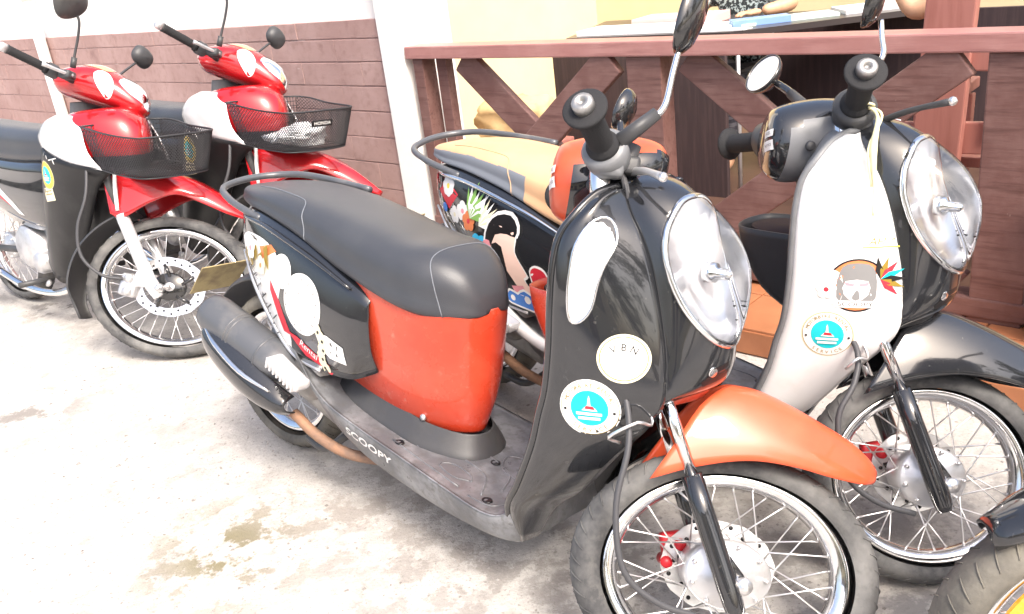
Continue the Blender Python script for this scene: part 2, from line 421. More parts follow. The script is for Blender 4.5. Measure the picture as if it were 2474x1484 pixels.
def rounddata(layers): return layers
def sticker_round(r, kind=0):
    L = [('print_cream' if kind != 2 else 'print_white', disc2(r, rings=4)), ('print_yellow' if kind == 3 else 'print_white', disc2(r * .95, n=40, rings=4)), ('print_gold', disc2(r * .955, r0=r * .935)),
         ('print_cyan', disc2(r * .62, n=36)),
         ('print_gold', arc_text('MOTORBIKE RENTAL', r * .2, r * .79, R(165), R(15))), ('print_gold', arc_text('SERVICE', r * .2, r * .80, R(225), R(315), True)),
         ('print_black', disc2(r * .05, -r * .8, -r * .1, 8, 1)), ('print_black', disc2(r * .05, r * .8, -r * .1, 8, 1)),
         ('print_white', poly2([(-.16 * r, .02 * r), (-.06 * r, .1 * r), (-.03 * r, .36 * r), (0, .46 * r), (.03 * r, .36 * r), (.06 * r, .1 * r), (.22 * r, .02 * r), (.28 * r, -.08 * r), (-.24 * r, -.08 * r)])),
         ('print_red', poly2([(-.14 * r, -.02 * r), (-.1 * r, .09 * r), (.14 * r, .09 * r), (.2 * r, -.02 * r)])),
         ('print_white', poly2([(-.42 * r, -.15 * r), (.42 * r, -.13 * r), (.42 * r, -.23 * r), (-.42 * r, -.25 * r)])),
         ('print_white', poly2([(-.36 * r, -.31 * r), (.36 * r, -.29 * r), (.36 * r, -.39 * r), (-.36 * r, -.41 * r)]))]
    return L

def sticker_plain(r):
    return [('print_cream', disc2(r, n=40)), ('print_gold', disc2(r * .90, r0=r * .87, n=40)), ('print_white', disc2(r * .86, n=40)), ('print_gold', disc2(r * .80, r0=r * .785, n=40)),
            ('print_black', txt2('V', r * .40, -.38 * r, .36 * r, R(25))), ('print_black', txt2('B', r * .40, 0, .46 * r)), ('print_black', txt2('N', r * .40, .38 * r, .36 * r, R(-25)))]

def frame(X, Y, th, lean):
    return Matrix.Translation((X, Y, 0)) @ Matrix.Rotation(th, 4, 'Z') @ Matrix.Rotation(-lean, 4, 'X')
def steer_mat(A, rake, s):
    u = Vector((-math.sin(rake), 0, math.cos(rake)))
    return Matrix.Translation(A) @ Matrix.Rotation(s, 4, u)     # local origin = the axle

# ---------------------------------------------------------------- wheels
def wheel(parent, name, mw, r, rr, tw, k, tyre='rubber', hub='drum', nsp=36, reflector=False):
    """Laced wheel, axle along y; every spoke a mesh of its own."""
    wo = bpy.data.objects.new(name, None); C.objects.link(wo); wo.parent = parent; wo.matrix_local = mw; wo.empty_display_size = .05
    prof = []; zc = r - tw * .62; n = 14
    for i in range(n + 1):
        a = R(-128 + 256 * i / n); prof.append((zc + tw * .62 * math.cos(a) * (1. if abs(a) < 1.6 else 1.0), tw * math.sin(a)))
    V, F = lathe_data(prof, 72, (0, 1, 0), k=k); F = F[:-2]
    o = pydata('tyre', V, F, tyre, wo)
    # tread grooves: short slanted blocks standing proud round the crown
    tr = []
    nb = 46
    for i in range(nb):
        for sgn in (1, -1):
            a = 2 * math.pi * (i + (.5 if sgn > 0 else 0)) / nb
            pts = []
            for q in range(4):
                aa = a + q * .028; b = R(12 + 17 * q) * sgn
                rad = zc + (tw * .62 + .0006) * math.cos(b); pts.append((k * rad * math.cos(aa), (tw + .0006) * math.sin(b), rad * math.sin(aa)))
            tr.append(tube_data(pts, [.0014, .0019, .0012], 4, 2))
    V, F = join_data(tr); pydata('tread', V, F, tyre, wo)['kind'] = 'stuff'
    rp = [(rr - .012, .024), (rr - .004, .027), (rr + .006, .027), (rr + .004, .020), (rr - .016, .012), (rr - .020, 0), (rr - .016, -.012), (rr + .004, -.020), (rr + .006, -.027), (rr - .004, -.027), (rr - .012, -.024), (rr - .022, -.012), (rr - .026, 0), (rr - .022, .012)]
    V, F = lathe_data(rp + rp[:1], 72, (0, 1, 0), k=k); F = F[:-2]
    pydata('rim', V, F, 'chrome', wo)
    hr = .070 if hub == 'drum' else .045
    lathe('hub', [(.0, -.060), (.018, -.060), (.022, -.052), (hr * .55, -.050), (hr * .62, -.044), (hr * .92, -.042), (hr, -.036), (hr, .030), (hr * .9, .036), (.02, .05), (0, .05)], 'alloy', wo, seg=36, k=k)
    b = []
    for i in range(9):
        a = 2 * math.pi * i / 9; b.append(lathe_data([(0, -.052), (.004, -.052), (.005, -.036)], 8, (0, 1, 0), (k * hr * .86 * math.cos(a), 0, hr * .86 * math.sin(a))))
    V, F = join_data(b); pydata('hub_bolts', V, F, 'steel', wo)['kind'] = 'stuff'
    for i in range(nsp):
        a = 2 * math.pi * i / nsp; side = 1 if i % 2 else -1; lead = R(34) * (1 if (i // 2) % 2 else -1)
        p0 = (k * hr * .95 * math.cos(a + lead), side * .03, hr * .95 * math.sin(a + lead)); p1 = (k * (rr - .022) * math.cos(a), side * .006, (rr - .022) * math.sin(a))
        v, f = tube_data([p0, (np.array(p0) * .12 + np.array(p1) * .88), p1], [.0019, .0019, .0034], 5, 1)
        pydata('spoke', v, f, 'steel', wo)
    lathe('axle_nut', [(0, -.098), (.009, -.098), (.0095, -.088), (.013, -.088), (.013, -.062)], 'steel', wo, seg=6)
    # valve stem
    if reflector:
        pts = []; v = []
        for i in range(9):
            a = R(112 + 6 * i); v += [(k * q * math.cos(a), -.034 - yy, q * math.sin(a)) for q, yy in ((.135, 0), (.135, .008), (.186, .008), (.186, 0))]
        pydata('wheel_reflector', v, grid_faces(9, 4, True) + [(0, 1, 2, 3), (32, 35, 34, 33)], 'lens_orange', wo, False)
    return wo

def brake_disc(wo, y, ro, ri, k, holes=20):
    n = 72; V = []; F = []
    for yy in (y - .002, y + .002):
        for q in (ri, ro):
            for j in range(n):
                a = 2 * math.pi * j / n; qq = q * (1 + (.012 * math.sin(a * 12) if q == ro else 0)); V.append((k * qq * math.cos(a), yy, qq * math.sin(a)))
    for j in range(n):
        j2 = (j + 1) % n
        F += [(j, n + j, n + j2, j2), (2 * n + j, 2 * n + j2, 3 * n + j2, 3 * n + j), (n + j, 3 * n + j, 3 * n + j2, n + j2), (j, j2, 2 * n + j2, 2 * n + j)]
    pydata('brake_disc', V, F, 'steel', wo, False)
    hs = []
    for i in range(holes):
        a = 2 * math.pi * i / holes; q = ri + (ro - ri) * (.35 if i % 2 else .68); hs.append(lathe_data([(0, y - .0032), (.0048, y - .0032), (.0048, y - .001)], 8, (0, 1, 0), (k * q * math.cos(a), 0, q * math.sin(a))))
    V, F = join_data(hs); pydata('disc_holes', V, F, 'print_black', wo)['kind'] = 'stuff'
    car = []
    for i in range(5):
        a = 2 * math.pi * i / 5 + .3
        car.append(tube_data([(k * .045 * math.cos(a), y, .045 * math.sin(a)), (k * (ri + .006) * math.cos(a + .25), y, (ri + .006) * math.sin(a + .25))], .008, 6, 1))
    car.append(lathe_data([(.0, y - .004), (.055, y - .004), (.06, y + .003), (0, y + .003)], 28, (0, 1, 0), k=k))
    V, F = join_data(car); pydata('disc_carrier', V, F, 'mirror_shell', wo)

# ================================================================ SCOOTER
def scooter(mw, A, sigma, kf, col, label, wing, nose, fender, cover_top, cover_low, inner, seat, under, mirrors, lever_tip, second):
    root = empty('scooter', mw, label, 'scooter', 'scooters parked nose out beside the railing')
    ST = steer_mat(A, R(28), sigma)
    def g(name):                                        # steered part: mesh in axle frame, moved by matrix_local
        return name
    def _steer(o): o.matrix_local = ST; return o
    place = _steer
    # ---- leg shield: two wings and the front cover
    lv = [(.18, -.470, .165, -.440, .120), (.28, -.452, .205, -.378, .125), (.35, -.412, .216, -.300, .125), (.46, -.363, .222, -.212, .122), (.54, -.342, .222, -.142, .118),
          (.60, -.325, .222, -.112, .112), (.69, -.315, .222, -.118, .106), (.78, -.312, .222, -.138, .102), (.86, -.310, .217, -.162, .100), (.92, -.303, .205, -.190, .097), (.96, -.285, .182, -.220, .092), (.99, -.275, .145, -.242, .082), (1.005, -.264, .11, -.250, .07)]
    rows = []
    for z, xr, yr, xc, yc in lv:
        rows.append([(xr, -yr, z), (xr + .022, -yr - .002, z), (xr * .55 + xc * .45 + .01, -(yr * .62 + yc * .38) - .012, z), (xr * .2 + xc * .8 + .004, -(yr * .25 + yc * .75) - .006, z), (xc, -yc, z)])
    wr = loft('shield_wing', rows, wing, root, 4, 3, thick=.006); wl = loft('shield_wing', mirror_y(rows), wing, root, 4, 3, thick=.006)
    fr = []
    for z, xc, yc, xn in ((.585, -.125, .114, -.07), (.61, -.112, .112, -.02), (.64, -.113, .110, -.000), (.69, -.118, .106, .009), (.78, -.138, .102, .012), (.86, -.162, .100, .008), (.92, -.190, .097, -.018), (.96, -.220, .092, -.055), (.99, -.242, .082, -.095), (1.01, -.252, .066, -.135), (1.022, -.257, .03, -.18)):
        fr.append([(xc, -yc, z), (xc + (xn - .05 - xc) * .36, -yc * .86, z + .001), (xc + (xn - .05 - xc) * .79, -yc * .5, z + .002), (xn - .05, 0, z + .002), (xc + (xn - .05 - xc) * .79, yc * .5, z + .002), (xc + (xn - .05 - xc) * .36, yc * .86, z + .001), (xc, yc, z)])
    fc = loft('front_cover', fr, nose, root, 12, 8, thick=.006)
    # rolled rim along each wing, back panel facing the rider
    for sgn in (-1, 1):
        tube('shield_rim', [(xr - .006, sgn * yr, z) for z, xr, yr, xc, yc in lv] + [(-.25, sgn * .05, 1.012)], .0085, 'black_paint' if second == 0 else 'grey_plastic', root, 8, 4)
    ib = []
    for z, xr, yr, xc, yc in lv[1:]:
        ib.append([(xr - .004, -yr + .003, z), (xr - .03, -yr * .8, z), (xr - .06, -yr * .4, z), (xr - .07, 0, z), (xr - .06, yr * .4, z), (xr - .03, yr * .8, z), (xr - .004, yr - .003, z)])
    loft('inner_shield', ib, inner, root, 2, 2, thick=.006)
    tnl = [[(-.46, -.11, .16), (-.5, -.05, .16), (-.5, .05, .16), (-.46, .11, .16)], [(-.40, -.115, .28), (-.47, -.05, .28), (-.47, .05, .28), (-.40, .115, .28)], [(-.28, -.115, .46), (-.40, -.05, .46), (-.40, .05, .46), (-.28, .115, .46)], [(-.18, -.105, .585), (-.33, -.04, .59), (-.33, .04, .59), (-.18, .105, .585)]]
    loft('under_shield', tnl, 'dark_plastic', root, 3, 3, thick=.004)
    loft('lower_cowl', [[(-.20, -.1, .59), (-.20, 0, .6), (-.2, .1, .59)], [(-.14, -.085, .57), (-.11, 0, .575), (-.14, .085, .57)], [(-.12, -.06, .60), (-.08, 0, .605), (-.12, .06, .60)]], 'red_orange' if second == 0 else 'dark_plastic', root, 3, 3, thick=.005)
    # glove pocket on the rider's side
    pk = []
    for z, d, yw in ((.50, .12, .05), (.56, .20, .07), (.66, .25, .085), (.72, .262, .09)):
        pk.append([(-.37, .12 - yw, z), (-.37 - d * .8, .12 - yw, z), (-.37 - d, .12 - yw * .5, z), (-.37 - d, .12 + yw * .5, z), (-.37 - d * .8, .12 + yw, z), (-.37, .12 + yw, z)])
    po = loft('glove_pocket', pk, inner if second == 0 else 'dark_plastic', root, 3, 3, thick=.006)
    lathe('pocket_mouth', [(0, 0), (.075, 0), (.078, -.004)], 'pocket_dark', po, seg=24, axis=(0, 0, 1), origin=(-.52, .12, .715), k=1.25)
    # ---- headlamp: bowl, bulb shield, clear cover and chrome bezel
    wrap = Wrap([fc, wr, wl])
    prof = [(.988, .0), (.982, .036), (.962, .064), (.932, .084), (.896, .093), (.856, .095), (.815, .091), (.778, .081), (.745, .063), (.720, .037), (.708, .0)]
    ring = [(-y, z) for z, y in prof] + [(y, z) for z, y in prof[-2:0:-1]]
    ring = cr(np.array(ring), 3, True)
    zc, out = .85, []
    FT = cr(np.array([(-.5, .21), (0, 0), (.5, .21), (.86, .64), (1.0, 1.0), (1.03, 1.15)]), 10)[10:]
    def onn(y, z, off):
        xc = np.interp(z, [.61, .64, .69, .78, .86, .92, .96, .99, 1.01], [-.112, -.113, -.118, -.138, -.162, -.190, -.22, -.242, -.252])
        xn = np.interp(z, [.61, .64, .69, .74, .78, .82, .86, .89, .92, .94, .96, .98, .99, 1.01], [-.03, -.002, .009, .012, .012, .012, .008, -.003, -.018, -.034, -.055, -.08, -.095, -.135]) - .05
        fr_ = np.interp(abs(y) / .106, FT[:, 0], FT[:, 1])
        return Vector((xn - (xn - xc) * fr_ + off, y, z))
    # opening in the front cover
    bm = bmesh.new(); bm.from_mesh(fc.data)
    pz = np.array([p[0] for p in prof][::-1]); py = np.array([p[1] for p in prof][::-1])
    dead = [f for f in bm.faces if .704 < f.calc_center_median().z < .990 and abs(f.calc_center_median().y) < np.interp(f.calc_center_median().z, pz, py) * .955 and f.calc_center_median().x > -.25]
    bmesh.ops.delete(bm, geom=dead, context='FACES'); bm.to_mesh(fc.data); bm.free()
    def bowl(name, m, f0, scale, nrg=9):
        V = []; n = len(ring)
        for q in range(nrg + 1):
            t = 1 - q / nrg
            for y, z in ring: V.append(onn(y * scale * t, zc + (z - zc) * scale * t, f0(t, y * t, (z - zc) * t)))
        return pydata(name, V, grid_faces(nrg + 1, n, True), m, root)
    hl = bowl('headlight', 'reflector', lambda t, y, z: .006 - .078 * (1 - t ** 2.4), .99, 22)
    bowl('headlight_cover', 'clear_cover', lambda t, y, z: .010 + .022 * (1 - t * t), 1.0).parent = hl
    tube('headlight_bezel', [onn(y * 1.01, zc + (z - zc) * 1.01, .003) for y, z in ring], .0075, 'chrome', hl, 8, 1, True)
    bc = onn(0, .845, -.040)
    pydata('bulb', *lathe_data([(0, .036), (.008, .034), (.0115, .024), (.0115, .004), (.02, .0), (.022, -.02)], 20, (1, 0, 0), tuple(bc)), 'chrome', hl)
    pydata('position_lamp', *lathe_data([(0, .012), (.009, .008), (.012, -.004)], 14, (1, 0, 0), tuple(onn(0, .935, -.042))), 'lens_white', hl)
    # ---- front indicators
    sig = [(-.214, .965), (-.185, .945), (-.176, .915), (-.198, .875), (-.212, .84), (-.226, .79), (-.258, .762), (-.288, .762), (-.298, .80), (-.294, .86), (-.282, .91), (-.25, .95)]
    if second == 0:
        for sgn in (-1, 1):
            P = cr(np.array([(-.24 + .63 * (x + .237), z - .003) for x, z in sig]), 3, True); cx, cz = P.mean(0); n = len(P); V = []
            def ony(x, z, off):
                h, nn = wrap.hit(Vector((x, sgn * .2, z)), Vector((.25, sgn * 1., .15)).normalized(), .3)
                return (h + Vector((.25, sgn, .15)).normalized() * off) if h is not None else Vector((x, sgn * .21, z))
            for q in range(5):
                t = 1 - q / 4
                for x, z in P: V.append(ony(cx + (x - cx) * t, cz + (z - cz) * t, .003 + .010 * (1 - t ** 3)))
            ind = pydata('indicator', V, grid_faces(5, n, True), 'lens_white', root)
            tube('indicator_trim', [ony(cx + (x - cx) * 1.04, cz + (z - cz) * 1.03, .003) for x, z in P], .0035, 'chrome', ind, 6, 1, True)
    # ---- nose grille
    wrapf = Wrap([fc])
    nv = Vector((1, -.35, 0))
    wrapf.put('nose_grille', root, (-.0, -.02, .66), (1, -.5, 0), (0, 0, 1), [('print_black', poly2([(-.055, -.012), (.03, .006), (.03, .018), (-.05, .002)], .01)), ('print_black', poly2([(-.06, -.034), (.03, -.018), (.02, -.004), (-.05, -.012), (-.065, -.022)], .01))])
    h, nn = wrapf.hit(Vector((-.0, -.07, .655)), Vector((1, -.6, 0)).normalized(), .3)
    if h: lathe('nose_bolt', [(0, .004), (.008, .004), (.014, .002), (.016, -.004)], 'chrome', root, seg=16, axis=tuple(nn), origin=tuple(h))
    # ---- floorboard and skirt
    def ft(x): return .324 + (x + 1.157) * -.158
    stn = [(-1.40, .475, .43, .17), (-1.33, .435, .385, .18), (-1.24, .365, .30, .192), (-1.15, .328, .252, .20), (-1.02, ft(-1.02), .202, .203), (-.85, ft(-.85), .172, .205), (-.70, ft(-.70), .158, .207), (-.57, ft(-.57), .156, .207), (-.50, .236, .160, .206), (-.462, .258, .166, .203), (-.445, .285, .18, .198)]
    fl = []
    for x, zt, zb, yw in stn:
        h2 = [(x, -yw + .016, zt), (x, -yw + .004, zt + .006), (x, -yw, zt - .006), (x, -yw + .012, (zt + zb) / 2), (x, -yw + .045, zb), (x, 0, zb - .004)]
        fl.append([(x, 0, zt)] + h2 + [(a, -b, c) for a, b, c in h2[-2::-1]])
    fb = loft('floorboard', fl, 'floor_plastic', root, 4, 3, closed=True, caps=True)
    wf = Wrap([fb])
    def onf(x, y, off=.0015):
        h, nn = wf.hit(Vector((x, y, .3)), Vector((0, 0, 1)), .25); return Vector((x, y, (h.z if h else ft(x)) + off))
    rib = []
    for cur in ([(-.60, -.15), (-.66, -.08), (-.78, -.08), (-.86, -.13)], [(-.58, -.10), (-.62, -.03), (-.72, -.01), (-.80, -.03)], [(-.55, .02), (-.62, .06), (-.68, .03), (-.64, -.03), (-.56, -.02)],
                [(-.92, -.16), (-.80, -.165), (-.66, -.17)], [(-.53, -.12), (-.55, -.165), (-.62, -.175)], [(-.56, .10), (-.62, .15), (-.70, .14)], [(-.66, -.13), (-.70, -.15), (-.76, -.14), (-.74, -.11), (-.68, -.11), (-.655, -.13)]):
        P = cr(np.array(cur), 5); rib.append(tube_data([onf(x, y, 0) for x, y in P], .0028, 5, 1))
    V, F = join_data(rib); pydata('floor_ribs', V, F, 'floor_plastic', fb)['kind'] = 'stuff'
    for x, y in ((-.575, -.155), (-.90, -.155), (-.68, -.02), (-.60, .14)):
        c = onf(x, y, .0012); lathe('floor_bolt', [(0, -.001), (.006, -.001), (.008, .001), (.011, .002), (.012, -.002)], 'print_black', fb, seg=14, axis=(0, 0, 1), origin=tuple(c), k=1.3)
    if second == 0:
        wf.put('side_lettering', fb, (-.985, -.22, .272), (0, -1, .15), (.16, 0, 1), [('print_white', txt2('SCOOPY', .034, 0, -.006, 0, .2, 1.5)), ('print_white', txt2('SCOOPY', .034, .0025, -.006, 0, .2, 1.5)), ('print_white', txt2('SCOOPY', .034, .001, -.0035, 0, .2, 1.5))], .0012)
    # ---- panel under the seat
    ur = []
    for z, hw, fx in ((.308, .084, -.752), (.34, .098, -.738), (.41, .122, -.716), (.50, .138, -.704), (.585, .146, -.698), (.625, .146, -.694), (.648, .142, -.696)):
        def q(x, y): return (x, y, z + max(0, -(x + .65)) * (.16 * (z - .28) / .37))
        row = [q(-1.20, -hw * .85), q(-1.06, -hw * .98), q(-.94, -hw), q(fx - .10, -hw * .84), q(fx - .03, -hw * .50), q(fx, 0)]
        ur.append(row + [(a, -b, c) for a, b, c in row[-2::-1]])
    us = loft('under_seat_panel', ur, under, root, 4, 4, thick=.005)
    sk = []
    for dz, e in ((-.03, .046), (.0, .040), (.018, .028), (.042, .012), (.055, .004)):
        row = [(-1.22, -.080 - e), (-1.06, -.090 - e), (-.94, -.092 - e), (-.85, -.086 - e), (-.765 + e * .7, -.052 - e * .6), (-.735 + e * .7, 0)]
        row = [(x, y, ft(x) + dz) for x, y in row]; sk.append(row + [(a, -b, c) for a, b, c in row[-2::-1]])
    loft('panel_skirt', sk, 'dark_plastic', root, 3, 3, thick=.004)
    lathe('panel_screw', [(0, .004), (.008, .003), (.010, -.003)], 'alloy', us, seg=12, axis=(.1, -1, .2), origin=(-.87, -.098, .345))
    # ---- rear body
    cw = []
    for x, zb, zt, wt, wm, wb in ((-1.73, .765, .80, .03, .05, .04), (-1.67, .675, .815, .09, .115, .105), (-1.54, .558, .82, .12, .160, .145), (-1.37, .432, .795, .135, .186, .168), (-1.24, .412, .76, .14, .190, .170), (-1.10, .412, .70, .145, .184, .160), (-1.03, .435, .67, .145, .172, .142), (-1.0, .45, .65, .14, .16, .135)):
        zm = zb + (zt - zb) * .52
        half = [(x, -wb, zb), (x, -(wb * .4 + wm * .6) - .004, zb + (zm - zb) * .5), (x, -wm, zm), (x, -(wm * .62 + wt * .38) - .005, zm + (zt - zm) * .6), (x, -wt, zt)]
        cw.append(half + [(x, 0, zt + .006)] + [(a, -b, c) for a, b, c in half[::-1]])
    cb = loft('rear_body', cw, 'black_paint', root, 5, 3, thick=.005)
    wc = Wrap([cb])
    tr = [(-1.71, -.07, .80), (-1.62, -.135, .80), (-1.48, -.160, .792), (-1.33, -.176, .765), (-1.18, -.180, .725), (-1.06, -.170, .675)]
    tube('side_moulding', tr, [.004, .007, .008, .007, .004], 'chrome' if second else 'black_paint', root, 6, 5)
    lo = [(-1.69, -.108, .680), (-1.60, -.138, .602), (-1.48, -.160, .508), (-1.36, -.170, .428), (-1.22, -.172, .408)]
    tube('lower_moulding', lo, [.004, .007, .007, .005], 'alloy', root, 6, 5)
    if second: tube('side_trim', [(-1.40, -.180, .462), (-1.30, -.196, .405), (-1.18, -.205, .350), (-1.05, -.208, .318), (-.90, -.208, .296)], [.010, .020, .020, .018, .012], 'white_paint', root, 8, 5)
    # ---- seat
    stt = [(-1.765, .846, .860, .02), (-1.73, .838, .874, .07), (-1.62, .826, .888, .112), (-1.48, .815, .892, .138), (-1.30, .775, .876, .152), (-1.12, .712, .846, .157), (-.95, .665, .812, .156), (-.85, .645, .803, .146), (-.785, .638, .784, .122), (-.735, .638, .748, .088), (-.705, .640, .70, .055), (-.695, .645, .665, .03)]
    def srow(x, zl, zt, wd):
        h = [(x, -wd * .96, zl), (x, -wd, zl + (zt - zl) * .35), (x, -wd * .93, zl + (zt - zl) * .72), (x, -wd * .62, zl + (zt - zl) * .96), (x, 0, zt)]
        return [(x, 0, zl + .004)] + h + [(a, -b, c) for a, b, c in h[-2::-1]]
    if second:
        def rule(c):
            i = np.interp(c.x, [s[0] for s in stt], [s[2] for s in stt]); lw = np.interp(c.x, [s[0] for s in stt], [s[1] for s in stt])
            return 1 if (c.x < -1.215 and c.z < lw + (i - lw) * .70) else 0
        se = loft('seat', [srow(*s) for s in stt], ['seat_tan', 'seat_grey'], root, 18, 14, closed=True, caps=True, matrule=rule)
    else:
        se = loft('seat', [srow(*s) for s in stt], 'seat_black', root, 6, 4, closed=True, caps=True)
    ws = Wrap([se])
    def stitch(pts):
        out = []
        for x, y, z in cr(np.array(pts), 8):
            h = ws.b.find_nearest(Vector((x, y, z))); out.append(h[0] + h[1] * .0006)
        return out
    smn = 'seat_grey' if second == 0 else 'seat_tan'
    tube('seam', stitch([(-1.27, -.155, .772), (-1.29, -.15, .83), (-1.33, -.11, .872), (-1.45, -.10, .89), (-1.60, -.085, .888)]), .0016, smn, se, 5, 1)
    tube('seam', stitch([(-.765, -.11, .642), (-.785, -.118, .72), (-.81, -.10, .785), (-.82, 0, .798), (-.81, .10, .785), (-.785, .118, .72)]), .0016, smn, se, 5, 1)
    # ---- grab rail, tail, rear wheel, exhaust
    tube('grab_rail', [(-1.53, -.135, .800), (-1.60, -.140, .816), (-1.70, -.135, .838), (-1.80, -.10, .862), (-1.83, 0, .878), (-1.80, .10, .884), (-1.70, .14, .888), (-1.50, .145, .880), (-1.36, .14, .872)], .011, 'muffler', root, 10, 5)
    lathe('rail_bolt', [(0, .004), (.009, .003), (.01, -.012)], 'steel', root, seg=8, axis=(0, -.3, 1), origin=(-1.70, -.05, .855))
    pydata('tail_light', *join_data([lathe_data([(0, .03), (.03, .022), (.045, 0), (.046, -.02)], 24, (-1, 0, .1), (-1.735, 0, .775), 1.6)]), 'lens_red', root)
    mg = []
    for x, z, wd in ((-1.62, .60, .07), (-1.75, .585, .075), (-1.88, .53, .075), (-1.99, .43, .07), (-2.04, .34, .06)):
        mg.append([(x, -wd, z - .02), (x, -wd * .7, z), (x, 0, z + .008), (x, wd * .7, z), (x, wd, z - .02)])
    loft('rear_mudguard', mg, 'dark_plastic', root, 3, 3, thick=.004)
    plq = [(-2.13, -.09, .455), (-2.02, -.09, .565), (-2.02, .09, .565), (-2.13, .09, .455)]
    V = [Vector(p) for p in plq]; nn = (V[1] - V[0]).cross(V[2] - V[1]).normalized() * .002
    pydata('number_plate', [v + nn for v in V] + [v - nn for v in V], [(0, 1, 2, 3), (7, 6, 5, 4), (0, 4, 5, 1), (1, 5, 6, 2), (2, 6, 7, 3), (3, 7, 4, 0)], 'plate', root, False)
    rw = wheel(root, 'rear_wheel', Matrix.Translation((-1.66, 0, .262)) , .26, .20, .046, 1.2, 'rubber_dusty')
    V, F = lathe_data([(0, -.09), (.035, -.088), (.058, -.07), (.062, -.04), (.062, .24), (.05, .29), (.024, .34), (0, .34)], 28, (.84, .12, -.32), (-1.65, -.215, .475), 1.0)
    mf = pydata('exhaust_muffler', V, F, 'muffler', root)
    for al in (.06, .075, .20):
        lathe('muffler_band', [(.0632, al), (.0645, al + .003), (.0632, al + .006)], 'muffler', mf, seg=28, axis=(.84, .12, -.32), origin=(-1.65, -.215, .475))
    gd = []
    for x, z, y, hh in ((-1.715, .450, -.245, .030), (-1.68, .428, -.272, .056), (-1.58, .385, -.280, .066), (-1.46, .335, -.272, .064), (-1.36, .300, -.250, .048), (-1.315, .290, -.228, .025)):
        gd.append([(x, y + .025, z + hh), (x, y - .004, z + hh * .55), (x, y - .012, z), (x, y - .002, z - hh * .6), (x, y + .03, z - hh)])
    gg = loft('heat_guard', gd, 'black_paint', mf, 4, 4, thick=.004)
    tube('guard_strip', [(-1.69, -.268, .472), (-1.60, -.286, .432), (-1.47, -.284, .375), (-1.36, -.258, .335)], [.004, .008, .008, .004], 'chrome', mf, 8, 5)
    tube('exhaust_pipe', [(-1.33, -.20, .26), (-1.24, -.18, .205), (-1.12, -.15, .175), (-.98, -.08, .18), (-.90, .0, .22)], .016, 'rust', root, 10, 5)
    en = [box_data((-1.42, -.02, .32), (.42, .16, .17), Matrix.Rotation(R(14), 3, 'Y'), .03), lathe_data([(0, -.17), (.05, -.168), (.075, -.15), (.08, -.10), (.08, .12)], 28, (0, 1, 0), (-1.33, 0, .36)), box_data((-1.20, 0, .30), (.26, .12, .13), Matrix.Rotation(R(8), 3, 'Y'), .02), lathe_data([(0, -.12), (.045, -.118), (.05, -.1), (.05, .05)], 24, (0, 1, 0), (-1.60, 0, .27))]
    V, F = join_data(en); pydata('engine', V, F, 'engine', root)
    fp = [box_data((-1.285, -.235, .405), (.15, .05, .03), Matrix.Rotation(R(20), 3, 'Y'), .01)]
    for i in range(8): fp.append(box_data((-1.345 + i * .017, -.262, .428 - i * .0062), (.007, .012, .034), Matrix.Rotation(R(20), 3, 'Y'), .002))
    V, F = join_data(fp); pydata('footpeg', V, F, 'silver_paint', root, False)
    tube('side_stand', [(-1.12, .06, .22), (-1.0, .16, .12), (-.93, .235, .0)], .012, 'dark_plastic', root, 8, 4); tube('centre_stand', [(-1.2, -.1, .2), (-1.3, -.12, .13), (-1.42, -.1, .12)], .012, 'dark_plastic', root, 8, 4)
    # ---- steered: front wheel, fork, fender, bars
    fwl = wheel(root, 'front_wheel', ST, .25, .197, .046, kf, 'rubber')
    brake_disc(fwl, .055, .095, .062, kf, 18)
    V, F = join_data([box_data((-.095, .075, .02), (.05, .03, .075), Matrix.Rotation(R(-15), 3, 'Y'), .008), lathe_data([(0, -.004), (.012, -.004), (.014, .05)], 14, (0, 1, 0), (-.085, .045, .035)), lathe_data([(0, -.004), (.012, -.004), (.014, .05)], 14, (0, 1, 0), (-.11, .045, -.005))])
    place(pydata('brake_caliper', V, F, 'red_metal', root))
    for sgn in (-1, 1):
        lg = place(tube('fork_leg', [(.012, sgn * .088, -.062), (-.012, sgn * .088, -.01), (-.108, sgn * .088, .196)], [.019, .023, .0215], 'black_paint', root, 14, 3))
        tube('fork_tube', [(-.104, sgn * .088, .188), (-.20, sgn * .084, .395)], .0125, 'chrome', lg, 12, 2)
        pydata('axle_bracket', *beam_data((-.035, sgn * .088, .05), (.012, sgn * .08, -.0), .03, .012), 'black_paint', lg)
        lathe('axle_end', [(0, -.016), (.010, -.016), (.012, -.010), (.017, -.010), (.017, .012)], 'steel', lg, seg=10, axis=(0, 1, 0) if sgn < 0 else (0, -1, 0), origin=(.018, sgn * .092, -.006))
    place(tube('steering_stem', [(-.18, 0, .36), (-.30, 0, .60), (-.36, 0, .76)], .03, 'dark_plastic', root, 12, 3))
    fd = []
    for (tx, tz), (sx, sz), (lx, lz), ws_, wl_ in (((-.03, .384), (-.103, .331), (-.190, .176), .062, .088), ((.03, .379), (-.04, .334), (-.10, .213), .066, .090), ((.10, .356), (.05, .318), (.0, .238), .068, .090), ((.165, .329), (.12, .297), (.09, .238), .066, .086), ((.225, .301), (.20, .267), (.175, .226), .058, .075), ((.268, .270), (.255, .243), (.24, .220), .042, .056), ((.290, .243), (.286, .235), (.276, .222), .016, .026)):
        half = [(lx, -wl_, lz), (lx * .5 + sx * .5, -wl_ * .55 - ws_ * .45 - .004, lz * .5 + sz * .5), (sx, -ws_, sz), (tx * .62 + sx * .38, -ws_ * .62, tz * .68 + sz * .32 + .006), (tx, 0, tz)]
        fd.append(half + [(a, -b, c) for a, b, c in half[-2::-1]])
    place(loft('front_fender', fd, fender, root, 5, 3, thick=.005))
